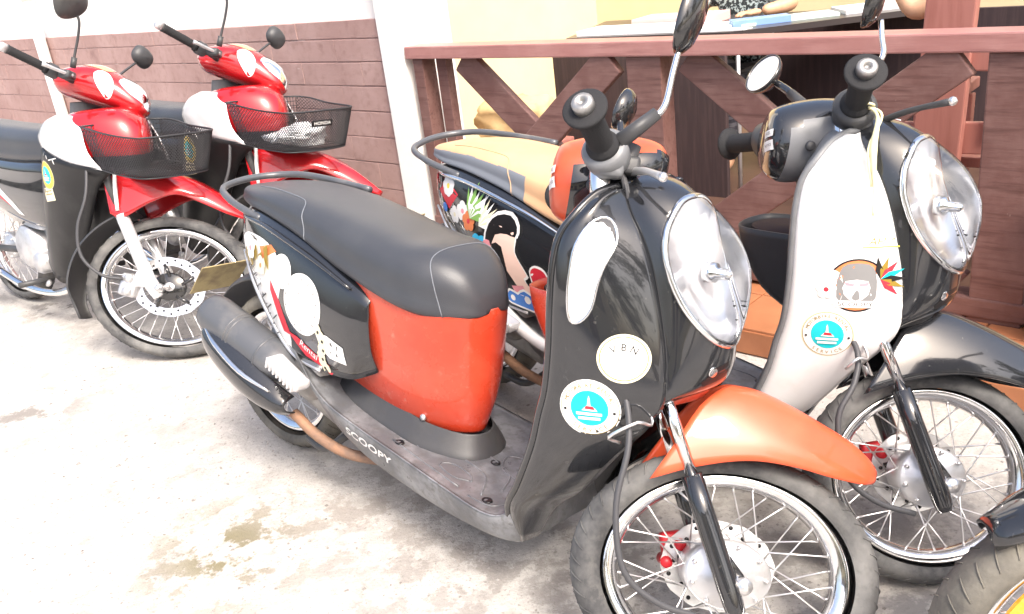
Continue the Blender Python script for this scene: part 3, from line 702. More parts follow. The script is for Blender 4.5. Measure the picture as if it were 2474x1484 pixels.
    # brake hose and guide loops on the right fork leg
    place(tube('brake_hose', ([(-.31, -.07, .40), (-.262, -.105, .335), (-.245, -.128, .24)] if second == 0 else [(-.24, -.06, .33), (-.215, -.10, .27), (-.225, -.125, .20)]) + [(-.255, -.13, .12), (-.225, -.125, .0), (-.15, -.115, -.055), (-.06, -.10, -.075)], .0065, 'cable', root, 8, 5))
    place(tube('hose_guide', [(-.245, -.085, .395), (-.20, -.10, .29), (-.235, -.138, .285), (-.285, -.13, .25), (-.26, -.10, .24)] if second == 0 else [(-.215, -.07, .33), (-.19, -.10, .26), (-.225, -.135, .255), (-.245, -.12, .23)], .0035, 'steel', root, 6, 4))
    hcv = []
    for x, z0, hz, hy in ((-.462, .775, .035, .05), (-.450, .772, .072, .078), (-.41, .772, .092, .094), (-.35, .785, .094, .096), (-.29, .802, .080, .092), (-.245, .818, .056, .078), (-.222, .822, .030, .048)):
        hcv.append([(x - .25 * 0 + .0, hy * math.cos(a), z0 + hz * math.sin(a)) for a in np.linspace(0, 2 * math.pi, 13)[:-1]])
    hco = place(loft('handlebar_cover', hcv, [cover_top, cover_low], root, 4, 3, closed=True, caps=True, matrule=lambda c: 1 if (c.x > -.42 and c.z < .812 + .30 * (c.x + .35) and (c.x < -.27 or c.z < .85)) else 0))
    if second: hco.matrix_local = ST @ Matrix.Translation((.022, 0, -.028))
    for sgn in (-1, 1): lathe('cover_screw', [(0, .004), (.007, .003), (.011, .001), (.012, -.004)], 'dark_plastic', hco, seg=14, axis=(.2, sgn, -.2), origin=(-.38, sgn * .108, .745))
    wh = Wrap([hco])
    wh.put('warning_label', hco, (-.455, -.05, .76), (-1, -.5, .1), (0, 0, 1), [('print_white', poly2([(-.02, -.022), (.02, -.022), (.02, .0), (-.02, .0)])), ('print_white', poly2([(-.02, .008), (.02, .008), (.02, .024), (-.02, .024)])), ('print_black', txt2('NOTICE', .008, 0, -.011)), ('print_black', txt2('FUEL', .010, 0, .016))])
    _pl = place
    if second:
        BM = Matrix.Translation((-.36 + .05, .03, 0)) @ Matrix.Rotation(R(12), 4, 'Z') @ Matrix.Translation((.36, 0, 0))
        def _barp(o): o.matrix_local = ST @ BM; return o
        place = _barp
    else: place = _pl
    bar = place(tube('handlebar', [(-.43, -.31, .842), (-.385, -.22, .812), (-.36, -.10, .79), (-.355, 0, .785), (-.36, .10, .79), (-.385, .23, .80), (-.43, .345, .808)], .011, 'black_paint', root, 10, 5))
    for sgn, tip, inn in ((-1, (-.424, -.302, .840), (-.372, -.185, .803)), (1, (-.428, .345, .808), (-.385, .225, .800))):
        tp, iv = Vector(tip), Vector(inn); d = (tp - iv).normalized(); L_ = (tp - iv).length
        gr = place(lathe('grip', [(.0, 0), (.033, 0), (.033, .012), (.026, .018)] + [(.0245 + (.0012 if q % 2 else 0), .022 + (L_ - .040) * q / 26) for q in range(27)] + [(.028, L_ - .012), (.042, L_ - .009), (.043, L_ - .002), (.039, L_), (.0, L_)], 'grip', root, seg=24, axis=tuple(d), origin=tuple(iv)))
        lathe('bar_end', [(.021, L_ - .002), (.021, L_ + .016), (.018, L_ + .021), (.008, L_ + .022), (.007, L_ + .014), (0, L_ + .014)], 'engine', gr, seg=18, axis=tuple(d), origin=tuple(iv))
        hs = join_data([lathe_data([(0, -.055), (.036, -.053), (.044, -.044), (.047, -.004), (.040, .003), (0, .003)], 20, tuple(d), tuple(iv)), box_data(iv - d * .022 + Vector((.012, 0, -.022)), (.05, .042, .05), None, .012)])
        sh = place(pydata('switch_housing', *hs, 'grey_plastic' if second == 0 else 'dark_plastic', root))
        mc = iv - d * .055
        place(pydata('lever_bracket', *join_data([box_data(mc + Vector((.03, 0, -.002)), (.055, .04, .036), None, .008), lathe_data([(0, -.02), (.014, -.02), (.016, .0), (.016, .03), (0, .03)], 14, (.2, 0, 1), tuple(mc + Vector((.035, 0, .012))))]), 'dark_plastic', root))
        lt = Vector(lever_tip[0 if sgn < 0 else 1])
        place(tube('brake_lever', [mc + Vector((.045, 0, -.012)), (mc + lt) / 2 + Vector((.018, -.0, 0)), lt], [.009, .0075, .0065, .0085], 'alloy' if second == 0 else 'dark_plastic', root, 8, 5))
        lathe('lever_ball', [(0, -.010), (.007, -.007), (.010, 0), (.007, .007), (0, .010)], 'steel', bar, seg=10, axis=(0, 0, 1), origin=tuple(lt))
    place(pydata('cable_guard', *lathe_data([(0, 0), (.018, .004), (.022, .02), (.022, .06), (.016, .072), (0, .074)], 18, (-.12, 0, 1), (-.362, -.135, .708)), 'chrome', root))
    for k_ in range(3):
        place(tube('control_cable', [(-.345 + k_ * .008, -.17 + .02 * k_, .79), (-.32 + .01 * k_, -.15, .74 - .02 * k_), (-.315, -.10, .70 - .015 * k_), (-.33, -.04, .68)], .0035, 'cable', root, 6, 4))
    place = _pl
    for i, (base, knee, top, cen, nrm, upv, a, b) in enumerate(mirrors):
        st = place(tube('mirror_stalk', [base, tuple(Vector(base) * .45 + Vector(knee) * .55), knee, tuple(Vector(knee) * .5 + Vector(top) * .5), top], [.0065, .0065, .006] if i == 0 else [.011, .011, .009], 'chrome' if i == 0 else 'black_paint', root, 10, 5))
        tube('stalk_boot', [base, tuple(Vector(base) * .15 + Vector(knee) * .85)], [.017, .013] if i == 0 else [.015, .013], 'dark_plastic', st, 12, 1)
        N = Vector(nrm).normalized(); U = Vector(upv); U = (U - N * U.dot(N)).normalized(); X = U.cross(N); cc = Vector(cen)
        def mr(name, prf, m):
            V = []
            for rr_, al in prf:
                for j in range(32):
                    an = 2 * math.pi * j / 32; V.append(cc + X * (a * rr_ * math.cos(an)) + U * (b * rr_ * math.sin(an)) + N * al)
            return pydata(name, V, grid_faces(len(prf), 32, True), m, root)
        mo = place(mr('mirror', [(0, -.030), (.45, -.028), (.78, -.020), (.95, -.008), (1, .002), (.97, .006), (.93, .006), (.91, .003)], 'mirror_shell'))
        gl = mr('mirror_glass', [(.92, .0032), (.5, .0034), (0, .0036)], 'mirror'); gl.parent = mo
    return dict(root=root, wr=wr, fc=fc, cb=cb, us=us, wc=wc, wrap=wrap, ST=ST)

RMIR = ((-.345, -.19, .815), (-.268, -.20, .892), (-.250, -.205, 1.035), (-.242, -.205, 1.085), (-.95, .35, .18), (.35, .0, 1), .056, .088)
S1 = scooter(frame(.366, 1.474, R(-46), R(9)), (-.006, -.03, .226), R(47.5), 1.28, None,
             'black and red scooter with a long black seat, nearest the camera', 'black_paint', 'black_paint', 'orange_paint', 'orange_paint', 'black_paint', 'red_orange', 'black', 'red_orange',
             [RMIR, ((-.33, .17, .82), (-.30, .22, .92), (-.31, .26, 1.0), (-.305, .275, 1.030), (-.9, .35, .25), (0, .2, 1), .045, .055)],
             ((-.262, -.262, .742), (-.27, .30, .76)), 0)
S2 = scooter(frame(.97, 1.723, R(-48), R(4)), (-.045, -.065, .225), R(49), 1.12, None,
             'black and white scooter with a tan seat, parked close to the railing', 'white_paint', 'black_paint', 'black_paint', 'black_paint', 'grey_plastic', 'grey_plastic', 'tan', 'black_paint',
             [((-.30, -.19, .82), (-.25, -.20, .90), (-.262, -.205, .975), (-.285, -.205, 1.03), (-.95, .35, .18), (.1, .0, 1), .052, .075), ((-.30, .13, .86), (-.335, .22, .93), (-.365, .26, .965), (-.388, .275, .985), (-.72, -.45, .35), (0, .2, 1), .056, .060)],
             ((-.235, -.32, .80), (-.27, .32, .77)), 1)

# stickers on the near scooter
w1 = Wrap([S1['wr'], S1['fc']])
nS = Vector((.30, -1, .10))
w1.put('sticker', S1['root'], (-.232, -.2, .578), nS, (0, 0, 1), sticker_round(.062, 2))
w1.put('sticker', S1['root'], (-.166, -.2, .690), nS, (0, 0, 1), sticker_plain(.050))
# printed artwork on its rear body: flowers, an old compass, chain and lettering
wc = S1['wc']
def flower(cx, cy, r, petal='print_white', core='print_yellow', n=5):
    out = [(petal, disc2(r * .48, cx + r * .52 * math.cos(2 * math.pi * i / n + .3), cy + r * .52 * math.sin(2 * math.pi * i / n + .3), 12, 1)) for i in range(n)]
    return out + [(core, disc2(r * .25, cx, cy, 10, 1))]
def leaf(cx, cy, l, a, m, wd=.22):
    c, s = math.cos(a), math.sin(a); P = [(0, 0), (l * .4, l * wd * .5), (l, 0), (l * .4, -l * wd * .5)]
    return (m, poly2([(cx + x * c - y * s, cy + x * s + y * c) for x, y in P], .02))
lay = [('print_white', poly2([(-.42, .15), (-.33, .195), (-.25, .19), (-.17, .165), (-.11, .12), (-.10, .05), (-.13, -.02), (-.09, -.09), (-.13, -.16), (-.22, -.12), (-.32, -.02), (-.40, .08)], .016, 3)),
       ('print_orange', poly2([(-.22, .155), (-.15, .16), (-.12, .14), (-.2, .12)], .016)), ('print_red', poly2([(-.16, .06), (-.12, .0), (-.085, -.10), (-.13, -.09), (-.17, .03)], .016)),
       ('print_white', disc2(.05, -.09, .085, 20, 2)), ('print_white', disc2(.088, .0, -.005, 36, 3)), ('print_grey', disc2(.081, .0, -.005, 36, r0=.0795)), ('print_grey', disc2(.066, .0, -.005, 36, r0=.0648)),
       ('print_grey', txt2('W', .026, -.012, .028, .1)), ('print_grey', txt2('S', .022, .03, .0, .2)),
       ('print_red', poly2([(-.10, -.085), (-.05, -.10), (.075, -.175), (.05, -.185), (-.03, -.155)], .016)), ('print_white', txt2('Rental', .032, -.01, -.135, R(-32), .2)),
       ('print_white', poly2([(.05, -.08), (.10, -.085), (.16, -.115), (.155, -.165), (.09, -.15), (.06, -.12)], .016)), ('print_black', txt2('N', .05, .118, -.125, R(-20)))]
for i in range(7): lay.append(('print_cream', disc2(.017, .062 + .012 * math.sin(i), -.07 - i * .019, 12, 1)))
for i in range(5): lay.append(('print_black', disc2(.005, .064 + .012 * math.sin(i * 1.3), -.078 - i * .026, 8, 1)))
for i in range(14): a_ = i * .449; lay.append(('print_grey', poly2([(.069 * math.cos(a_), -.005 + .069 * math.sin(a_)), (.077 * math.cos(a_), -.005 + .077 * math.sin(a_)), (.077 * math.cos(a_ + .05), -.005 + .077 * math.sin(a_ + .05)), (.069 * math.cos(a_ + .05), -.005 + .069 * math.sin(a_ + .05))])))
for i in range(6): lay.append(('print_gold', poly2([(-.36 + i * .035, .13 + .02 * (i % 2)), (-.335 + i * .035, .14 + .02 * (i % 2)), (-.33 + i * .035, .125 - .02 * (i % 3)), (-.352 + i * .035, .10 + .01 * (i % 2))], .016)))
for i in range(5): lay.append(('print_black', poly2([(-.30 + i * .03, .06 - i * .03), (-.245 + i * .026, .075 - i * .03), (-.245 + i * .026, .079 - i * .03), (-.30 + i * .03, .065 - i * .03)], .02)))
for i in range(9): lay.append(('print_grey', poly2([(-.285 + i * .013, .12 - i * .028), (-.262 + i * .013, .125 - i * .028), (-.262 + i * .013, .130 - i * .028), (-.285 + i * .013, .125 - i * .028)])))
lay += flower(-.27, .15, .035, 'print_white', 'print_pink') + flower(-.20, .10, .03, 'print_cream', 'print_orange')
lay.append(('print_red', poly2([(.02, -.195), (.12, -.19), (.10, -.205), (.0, -.205)], .016)))
wc.put('printed_artwork', S1['cb'], (-1.262, -.18, .602), (.06, -1, .12), (-.12, 0, 1), lay, .0030)
# white scooter: artwork of a man's face in profile among flowers and waves
sk = []
lay = [('print_red', poly2([(-.27, .11), (-.2, .14), (-.14, .10), (-.2, .05)], .016))] + flower(-.20, .125, .036, 'print_white', 'print_yellow', 7)
lay += flower(-.165, .035, .03, 'print_white', 'print_cream') + flower(-.115, .05, .034, 'print_white', 'print_pink') + flower(-.085, .02, .034, 'print_orange', 'print_red')
lay += [('print_blue', disc2(.016, -.225, .055, 16, 1)), ('print_sky', disc2(.02, -.05, -.035, 16, 1)), ('print_sky', disc2(.026, -.02, -.045, 16, 1))]
for i in range(9): lay.append(leaf(-.075, .03, .10 + .01 * (i % 3), R(95 - i * 11), 'print_white' if i % 2 else 'print_green'))
for i in range(7): lay.append(leaf(-.03, .01, .105, R(70 - i * 12), 'print_cream' if i % 2 else 'print_white', .16))
face = [(.045, .02), (.105, .03), (.135, .005), (.132, -.03), (.128, -.055), (.145, -.085), (.172, -.125), (.158, -.135), (.165, -.15), (.178, -.165), (.17, -.20), (.13, -.205), (.10, -.175), (.085, -.12), (.07, -.075), (.03, -.06), (.02, -.02)]
lay += [('print_white', poly2([((x - .07) * 1.14 + .07, (y - .01) * 1.22 + .012) for x, y in [(.0, -.035), (.02, .02), (.06, .05), (.115, .052), (.142, .02), (.135, -.012), (.10, -.005), (.05, -.01), (.025, -.05)]], .016, 2)), ('print_white', poly2([(x * 1.08 - .006, y * 1.04) for x, y in face], .016, 2)), ('print_skin', poly2(face, .014, 2)), ('print_black', poly2([(.0, -.035), (.02, .02), (.06, .05), (.115, .052), (.142, .02), (.135, -.012), (.10, -.005), (.05, -.01), (.025, -.05)], .014, 2)),
        ('print_black', poly2([(.03, -.04), (.075, -.045), (.09, -.12), (.125, -.165), (.10, -.20), (.06, -.19), (.035, -.11)], .014, 2)), ('print_pink', poly2([(-.01, -.035), (.02, -.03), (.028, -.07), (.015, -.10), (-.008, -.07)], .014, 2)),
        ('print_pink', poly2([(.10, -.165), (.15, -.16), (.165, -.20), (.12, -.21)], .014)), ('print_white', poly2([(.185, -.11), (.21, -.09), (.245, -.10), (.26, -.13), (.24, -.16), (.20, -.165)], .014, 3)), ('print_red', poly2([(.19, -.113), (.21, -.097), (.243, -.107), (.253, -.13), (.236, -.152), (.203, -.155)], .014, 3)),
        ('print_white', poly2([(.06, -.215), (.085, -.175), (.12, -.185), (.15, -.17), (.21, -.205), (.23, -.25), (.12, -.235)], .014, 2)), ('print_blue', poly2([(.066, -.213), (.087, -.182), (.12, -.193), (.15, -.178), (.202, -.209), (.218, -.243), (.12, -.229)], .014, 2)),
        ('print_white', disc2(.010, .095, -.205, 12, 1)), ('print_white', disc2(.013, .158, -.206, 12, 1))]
S2['wc'].put('printed_artwork', S2['cb'], (-1.37, -.18, .655), (.06, -1, .12), (-.05, 0, 1), lay, .0030)
w2 = Wrap([S2['wr'], S2['fc']])
w2.put('sticker', S2['root'], (-.236, -.2, .575), nS, (0, 0, 1), sticker_round(.056, 0))
mon = [('print_black', disc2(.060, 0, 0, 36, 3)), ('print_orange', disc2(.056, 0, 0, 36, 3)), ('print_white', poly2([(-.10, .0), (-.085, .03), (-.05, .035), (-.03, .02), (-.03, -.035), (-.07, -.045), (-.09, -.03)], .02, 3)), ('print_white', poly2([(.03, .02), (.06, .03), (.08, -.01), (.09, -.03), (.06, -.045), (.03, -.03)], .02, 3)), ('print_grey', poly2([(-.035, .03), (-.02, .048), (.02, .048), (.035, .03), (.04, -.01), (.03, -.04), (-.03, -.04), (-.04, -.01)], .02, 2)), ('print_white', poly2([(-.022, .01), (.022, .01), (.024, -.02), (.0, -.036), (-.024, -.02)], .02, 2)), ('print_pink', poly2([(-.024, .008), (-.004, .004), (-.006, -.002), (-.022, .0)])), ('print_pink', poly2([(.024, .008), (.004, .004), (.006, -.002), (.022, .0)])), ('print_white', poly2([(-.05, -.034), (.05, -.034), (.042, -.05), (-.042, -.05)])), ('print_black', txt2('SCOOPY', .014, 0, -.0425, 0, 0, 1.3))]
for i in range(7): mon.append(leaf(.045, .015, .05, R(100 - i * 24), ('print_black', 'print_gold', 'print_red', 'print_cyan')[i % 4], .3))
mon += flower(-.06, -.01, .022, 'print_white', 'print_red')
w2.put('sticker', S2['root'], (-.180, -.2, .694), nS, (0, 0, 1), mon)
w2.put('sticker', S2['root'], (-.138, -.2, .792), nS, (0, 0, 1), [('print_gold', txt2('AHM', .022, 0, 0, 0, .2)), ('print_yellow', poly2([(-.035, -.014), (.035, -.012), (.035, -.009), (-.035, -.011)]))])
# string tied to the white scooter's lever
SR = S2['root'].matrix_world @ S2['ST']
sp = [SR @ Vector(p) for p in ((-.265, -.17, .80), (-.25, -.20, .77), (-.255, -.205, .70), (-.245, -.20, .62), (-.24, -.195, .56))]
V, F = join_data([tube_data(sp, [.003, .004, .009, .004, .003], 6, 5), tube_data([p + Vector((.012 * math.sin(i * 2), .004, 0)) for i, p in enumerate(sp[:4])], .003, 6, 5), tube_data([SR @ Vector((-.27 + .02 * math.cos(t), -.17 + .02 * math.sin(t), .80)) for t in np.linspace(0, 6, 9)], .003, 6, 3)])
tag(pydata('string', V, F, 'string'), 'pale yellow string knotted on the brake lever of the white scooter', 'string')

# ================================================================ RED MOTORCYCLES
def motorcycle(mw, label, with_bag):
    root = empty('motorcycle', mw, label, 'motorcycle', 'red motorcycles with front baskets')
    A = (-.058, .006, .289); ST = steer_mat(A, R(26), R(42)); K = 1.25
    def place(o): o.matrix_local = ST; return o
    # front cowl in red, silver side panels, black leg shields
    cwl = []
    for z, xr, yr, xn in ((.70, -.42, .10, -.25), (.78, -.46, .15, -.20), (.86, -.56, .195, -.16), (.93, -.565, .195, -.165), (.99, -.50, .17, -.20), (1.025, -.42, .12, -.25), (1.035, -.38, .06, -.30)):
        half = [(xr, -yr, z), (xr * .7 + xn * .3, -yr * .98, z), (xr * .35 + xn * .65, -yr * .72, z + .002), (xr * .08 + xn * .92, -yr * .32, z + .003)]
        cwl.append(half + [(xn, 0, z + .003)] + [(a, -b, c) for a, b, c in half[::-1]])
    fc = loft('front_cowl', cwl, ['red_paint', 'black_satin'], root, 6, 3, thick=.005, matrule=lambda c: 1 if c.z < .845 and c.x > -.50 else 0)
    for sgn in (-1, 1):
        rows = [[(-.598, .205, .885), (-.50, .212, .855), (-.36, .200, .825), (-.20, .150, .800)], [(-.605, .207, .93), (-.52, .214, .92), (-.39, .200, .90), (-.27, .165, .87)], [(-.56, .193, .985), (-.50, .198, .985), (-.40, .185, .975), (-.32, .15, .955)], [(-.50, .165, 1.015), (-.46, .166, 1.018), (-.40, .150, 1.015), (-.36, .12, 1.0)]]
        sp_ = loft('side_panel', [[(a, sgn * b, c) for a, b, c in r] for r in rows], 'silver_paint', root, 4, 4, thick=.005)
        rows = [[(-.86, .16, .33), (-.80, .172, .28), (-.74, .165, .25), (-.68, .14, .255)], [(-.795, .175, .45), (-.73, .19, .43), (-.64, .18, .40), (-.56, .14, .39)], [(-.725, .188, .61), (-.65, .203, .60), (-.52, .19, .58), (-.40, .14, .565)], [(-.66, .198, .76), (-.58, .212, .75), (-.43, .195, .735), (-.28, .14, .72)], [(-.604, .20, .89), (-.52, .216, .862), (-.34, .196, .825), (-.15, .13, .80)]]
        ls = loft('leg_shield', [[(a, sgn * b, c) for a, b, c in r] for r in rows], 'black_satin', root, 4, 4, thick=.006)
        if sgn < 0:
            wl = Wrap([ls])
            wl.put('sticker', ls, (-.585, -.2, .765), (.25, -1, .05), (0, 0, 1), sticker_round(.062, 3))
            wl.put('sticker', ls, (-.60, -.2, .680), (.25, -1, .05), (-.15, 0, 1), [('print_cream', poly2([(-.045, -.03), (.04, -.03), (.045, .03), (-.045, .03)], .02)), ('print_gold', poly2([(-.036, .012), (.03, .012), (.03, .016), (-.036, .016)])), ('print_gold', poly2([(-.036, -.002), (.03, -.002), (.03, .002), (-.036, .002)]))])
            wl.put('side_lettering', ls, (-.535, -.2, .848), (.25, -1, .05), (.22, 0, 1), [('print_white', txt2('NX', .05, 0, 0, R(-8), .35, 1.5))])
    loft('steering_shroud', [[(-.62, -.09, .70), (-.56, -.05, .70), (-.56, .05, .70), (-.62, .09, .70)], [(-.58, -.09, .90), (-.52, -.05, .90), (-.52, .05, .90), (-.58, .09, .90)], [(-.56, -.07, 1.06), (-.50, -.05, 1.06), (-.50, .05, 1.06), (-.56, .07, 1.06)]], 'grey_plastic', root, 3, 3, closed=True)
    loft('frame_spine', [[(-.45, -.07, .52), (-.45, -.07, .80), (-.45, .07, .80), (-.45, .07, .52)], [(-.75, -.06, .45), (-.75, -.06, .66), (-.75, .06, .66), (-.75, .06, .45)], [(-1.05, -.07, .46), (-1.05, -.07, .72), (-1.05, .07, .72), (-1.05, .07, .46)]], 'dark_plastic', root, 3, 1, closed=True, caps=True)
    # seat, side covers, tail
    stt = [(-2.02, .85, .90, .04), (-1.95, .83, .945, .09), (-1.7, .80, .955, .115), (-1.4, .785, .945, .125), (-1.1, .782, .94, .125), (-.85, .795, .935, .11), (-.72, .81, .925, .085), (-.67, .825, .90, .05)]
    rows = []
    for x, zl, zt, wd in stt:
        h = [(x, -wd * .97, zl), (x, -wd, zl + (zt - zl) * .4), (x, -wd * .94, zl + (zt - zl) * .75), (x, -wd * .6, zl + (zt - zl) * .97), (x, 0, zt)]; rows.append([(x, 0, zl)] + h + [(a, -b, c) for a, b, c in h[-2::-1]])
    loft('seat', rows, 'seat_black', root, 4, 3, closed=True, caps=True)
    rows = []
    for x, zb, zt, wd in ((-2.1, .74, .82, .05), (-1.9, .66, .82, .11), (-1.6, .57, .795, .14), (-1.3, .50, .785, .152), (-1.05, .47, .785, .150), (-.88, .48, .79, .14), (-.76, .56, .78, .12)):
        half = [(x, -wd * .85, zb), (x, -wd, zb + (zt - zb) * .4), (x, -wd * .95, zb + (zt - zb) * .75), (x, -wd * .8, zt)]
        rows.append(half + [(a, -b, c) for a, b, c in half[::-1]])
    sc = loft('side_cover', rows, 'black_paint', root, 4, 3, thick=.005)
    Wrap([sc]).put('side_stripe', sc, (-1.2, -.16, .62), (0, -1, .1), (0, 0, 1), [('print_white', poly2([(-.3, .10), (-.12, .05), (.04, -.03), (.12, -.09), (.07, -.085), (-.06, -.02), (-.3, .07)], .03)), ('print_red', poly2([(-.3, .06), (-.1, .0), (.03, -.06), (-.1, -.02), (-.3, .03)], .03))])
    tube('grab_rail', [(-1.75, -.12, .83), (-2.02, -.12, .87), (-2.1, 0, .885), (-2.02, .12, .87), (-1.75, .12, .83)], .011, 'muffler', root, 8, 5)
    pydata('tail_light', *lathe_data([(0, .03), (.04, .02), (.055, -.01)], 20, (-1, 0, .2), (-2.09, 0, .79), 1.5), 'lens_red', root)
    # engine, exhaust, footpegs
    en = [lathe_data([(0, -.14), (.09, -.138), (.11, -.12), (.115, .10)], 30, (0, 1, 0), (-1.17, 0, .36), 1.15), box_data((-1.02, 0, .40), (.30, .14, .16), Matrix.Rotation(R(-8), 3, 'Y'), .03), lathe_data([(0, -.15), (.045, -.148), (.055, -.13), (.055, 0)], 24, (0, 1, 0), (-1.03, 0, .30))]
    for i in range(6): en.append(box_data((-.80 - i * .03, 0, .43), (.010, .15, .13), Matrix.Rotation(R(-8), 3, 'Y'), .003))
    V, F = join_data(en); pydata('engine', V, F, 'alloy', root)
    tube('exhaust_pipe', [(-.78, -.03, .36), (-.76, -.08, .24), (-.90, -.13, .17), (-1.2, -.15, .16), (-1.5, -.17, .22)], .018, 'chrome', root, 10, 5)
    lathe('exhaust_muffler', [(0, 0), (.03, .01), (.05, .06), (.052, .5), (.03, .54), (0, .54)], 'chrome', root, seg=24, axis=(-1, -.06, .16), origin=(-1.45, -.19, .22))
    for sg_ in (-1, 1): tube('footpeg', [(-1.0, sg_ * .10, .22), (-1.0, sg_ * .26, .22)], .014, 'dark_plastic', root, 8, 1)
    tube('brake_pedal', [(-1.0, -.12, .21), (-.85, -.19, .23), (-.80, -.20, .25)], .010, 'alloy', root, 8, 3)
    rwm = wheel(root, 'rear_wheel', Matrix.Translation((-1.62, 0, .30)), .30, .245, .044, K, 'rubber')
    tube('swing_arm', [(-1.1, -.09, .34), (-1.62, -.10, .30)], .018, 'dark_plastic', root, 8, 1)
    mg = []
    for a in np.linspace(R(50), R(165), 7):
        x, z = -1.62 + K * .345 * math.cos(a), .30 + .345 * math.sin(a); mg.append([(x, -.07, z - .02), (x, -.05, z), (x, 0, z + .006), (x, .05, z), (x, .07, z - .02)])
    loft('rear_mudguard', mg, 'dark_plastic', root, 2, 3, thick=.004)
    # steered parts
    fw = wheel(root, 'front_wheel', ST, .30, .245, .044, K, 'rubber', hub='disc')
    brake_disc(fw, -.055, .125, .090, K, 26)
    V, F = join_data([box_data((-.165, -.068, -.005), (.075, .035, .095), Matrix.Rotation(R(12), 3, 'Y'), .012), lathe_data([(0, -.10), (.018, -.10), (.021, -.06)], 16, (0, 1, 0), (-.16, 0, .025)), lathe_data([(0, -.10), (.018, -.10), (.021, -.06)], 16, (0, 1, 0), (-.165, 0, -.03)), box_data((-.115, -.075, .015), (.05, .02, .05), None, .006)])
    place(pydata('brake_caliper', V, F, 'alloy', root))
    for sgn in (-1, 1):
        lg = place(tube('fork_leg', [(-.02, sgn * .108, -.045), (-.05, sgn * .108, .0), (-.085, sgn * .108, .06), (-.20, sgn * .108, .285)], [.020, .030, .027, .027], 'silver_paint', root, 16, 4))
        tube('fork_tube', [(-.196, sgn * .108, .275), (-.36, sgn * .10, .60)], .018, 'dark_plastic', lg, 12, 1)
        lathe('axle_end', [(0, -.02), (.012, -.02), (.014, -.012), (.02, -.012), (.02, .02)], 'steel', lg, seg=12, axis=(0, 1, 0) if sgn < 0 else (0, -1, 0), origin=(-.02, sgn * .115, -.008))
    fd = []
    for (tx, tz), (sx, sz), (lx, lz), a_, b_ in (((-.25, .465), (-.290, .425), (-.240, .285), .095, .125), ((-.15, .480), (-.20, .440), (-.186, .272), .098, .128), ((-.03, .482), (-.08, .442), (-.085, .340), .098, .118), ((.08, .455), (.03, .422), (.016, .386), .088, .10), ((.17, .412), (.14, .386), (.12, .360), .07, .08), ((.25, .36), (.235, .343), (.22, .325), .045, .052), ((.305, .320), (.302, .316), (.295, .308), .012, .016)):
        half = [(lx, -b_, lz), (lx * .5 + sx * .5, -(a_ + b_) / 2 - .003, lz * .5 + sz * .5), (sx, -a_, sz), (tx * .6 + sx * .4, -a_ * .62, tz * .72 + sz * .28 + .005), (tx, 0, tz)]
        fd.append(half + [(q, -b, c) for q, b, c in half[-2::-1]])
    fo = place(loft('front_fender', fd, 'red_paint', root, 5, 3, thick=.005))
    pydata('fender_stripe', *tube_data([(-.235, -.129, .455), (-.222, -.134, .38), (-.208, -.131, .30)], [.008, .009, .008], 6, 4), 'print_white', fo)
    mg = []
    for a in np.linspace(R(118), R(208), 9):
        wv = .085 * (1 if a < R(190) else .6); x, z = K * .345 * math.cos(a) , .345 * math.sin(a)
        mg.append([(x * .97, -wv, z * .97), (x, -wv * .8, z), (x * 1.01, 0, z * 1.01), (x, wv * .8, z), (x * .97, wv, z * .97)])
    place(loft('inner_mudguard', mg, 'dark_plastic', root, 2, 3, thick=.005))
    place(tube('brake_hose', [(-.36, -.13, .55), (-.335, -.15, .36), (-.36, -.15, .22), (-.34, -.14, .10), (-.26, -.12, .03), (-.18, -.10, .02)], .007, 'cable', root, 8, 5))
    hd = []
    for x, z0, hz, hy in ((-.565, .845, .03, .05), (-.53, .842, .056, .088), (-.46, .842, .074, .105), (-.38, .832, .084, .100), (-.29, .806, .078, .092), (-.22, .772, .058, .074), (-.185, .752, .035, .055), (-.170, .745, .012, .02)):
        hd.append([(x + .10 * hz * math.sin(a), hy * math.cos(a) * (1 + .0 * math.sin(a)), z0 + hz * math.sin(a)) for a in np.linspace(0, 2 * math.pi, 13)[:-1]])
    hc = place(loft('handlebar_cowl', hd, 'red_paint', root, 4, 3, closed=True, caps=True))
    wh = Wrap([hc])
    hn = Vector((.75, 0, 1)).normalized()
    def patch(name, cen, nrm, upv, outline, m, bulge):
        N = Vector(nrm).normalized(); U = Vector(upv); U = (U - N * U.dot(N)).normalized(); X = U.cross(N); P = cr(np.array(outline), 3, True); cx = P.mean(0); V = []
        for q in range(5):
            t = 1 - q / 4
            for p in P:
                s_ = cx + (p - cx) * t; pos = Vector(cen) + X * s_[0] + U * s_[1]; h, nn = wh.hit(pos, N, .3)
                V.append((h if h is not None else pos) + N * (.002 + bulge * (1 - t * t)))
        return pydata(name, V, grid_faces(5, len(P), True), m, hc)
    patch('headlight', (-.22, 0, .80), (1, 0, .75), (-.75, 0, 1), [(-.075, .05), (-.055, .075), (0, .082), (.055, .075), (.075, .05), (.065, -.02), (.03, -.065), (0, -.075), (-.03, -.065), (-.065, -.02)], 'reflector', .006)
    patch('headlight_cover', (-.22, 0, .80), (1, 0, .75), (-.75, 0, 1), [(-.077, .052), (-.057, .078), (0, .085), (.057, .078), (.077, .052), (.067, -.02), (.032, -.067), (0, -.078), (-.032, -.067), (-.067, -.02)], 'glass', .014)
    patch('cowl_visor', (-.36, 0, .92), (.35, 0, 1), (-1, 0, .35), [(-.05, .07), (0, .085), (.05, .07), (.06, 0), (.05, -.05), (-.05, -.05), (-.06, 0)], 'lens_pale', .006)
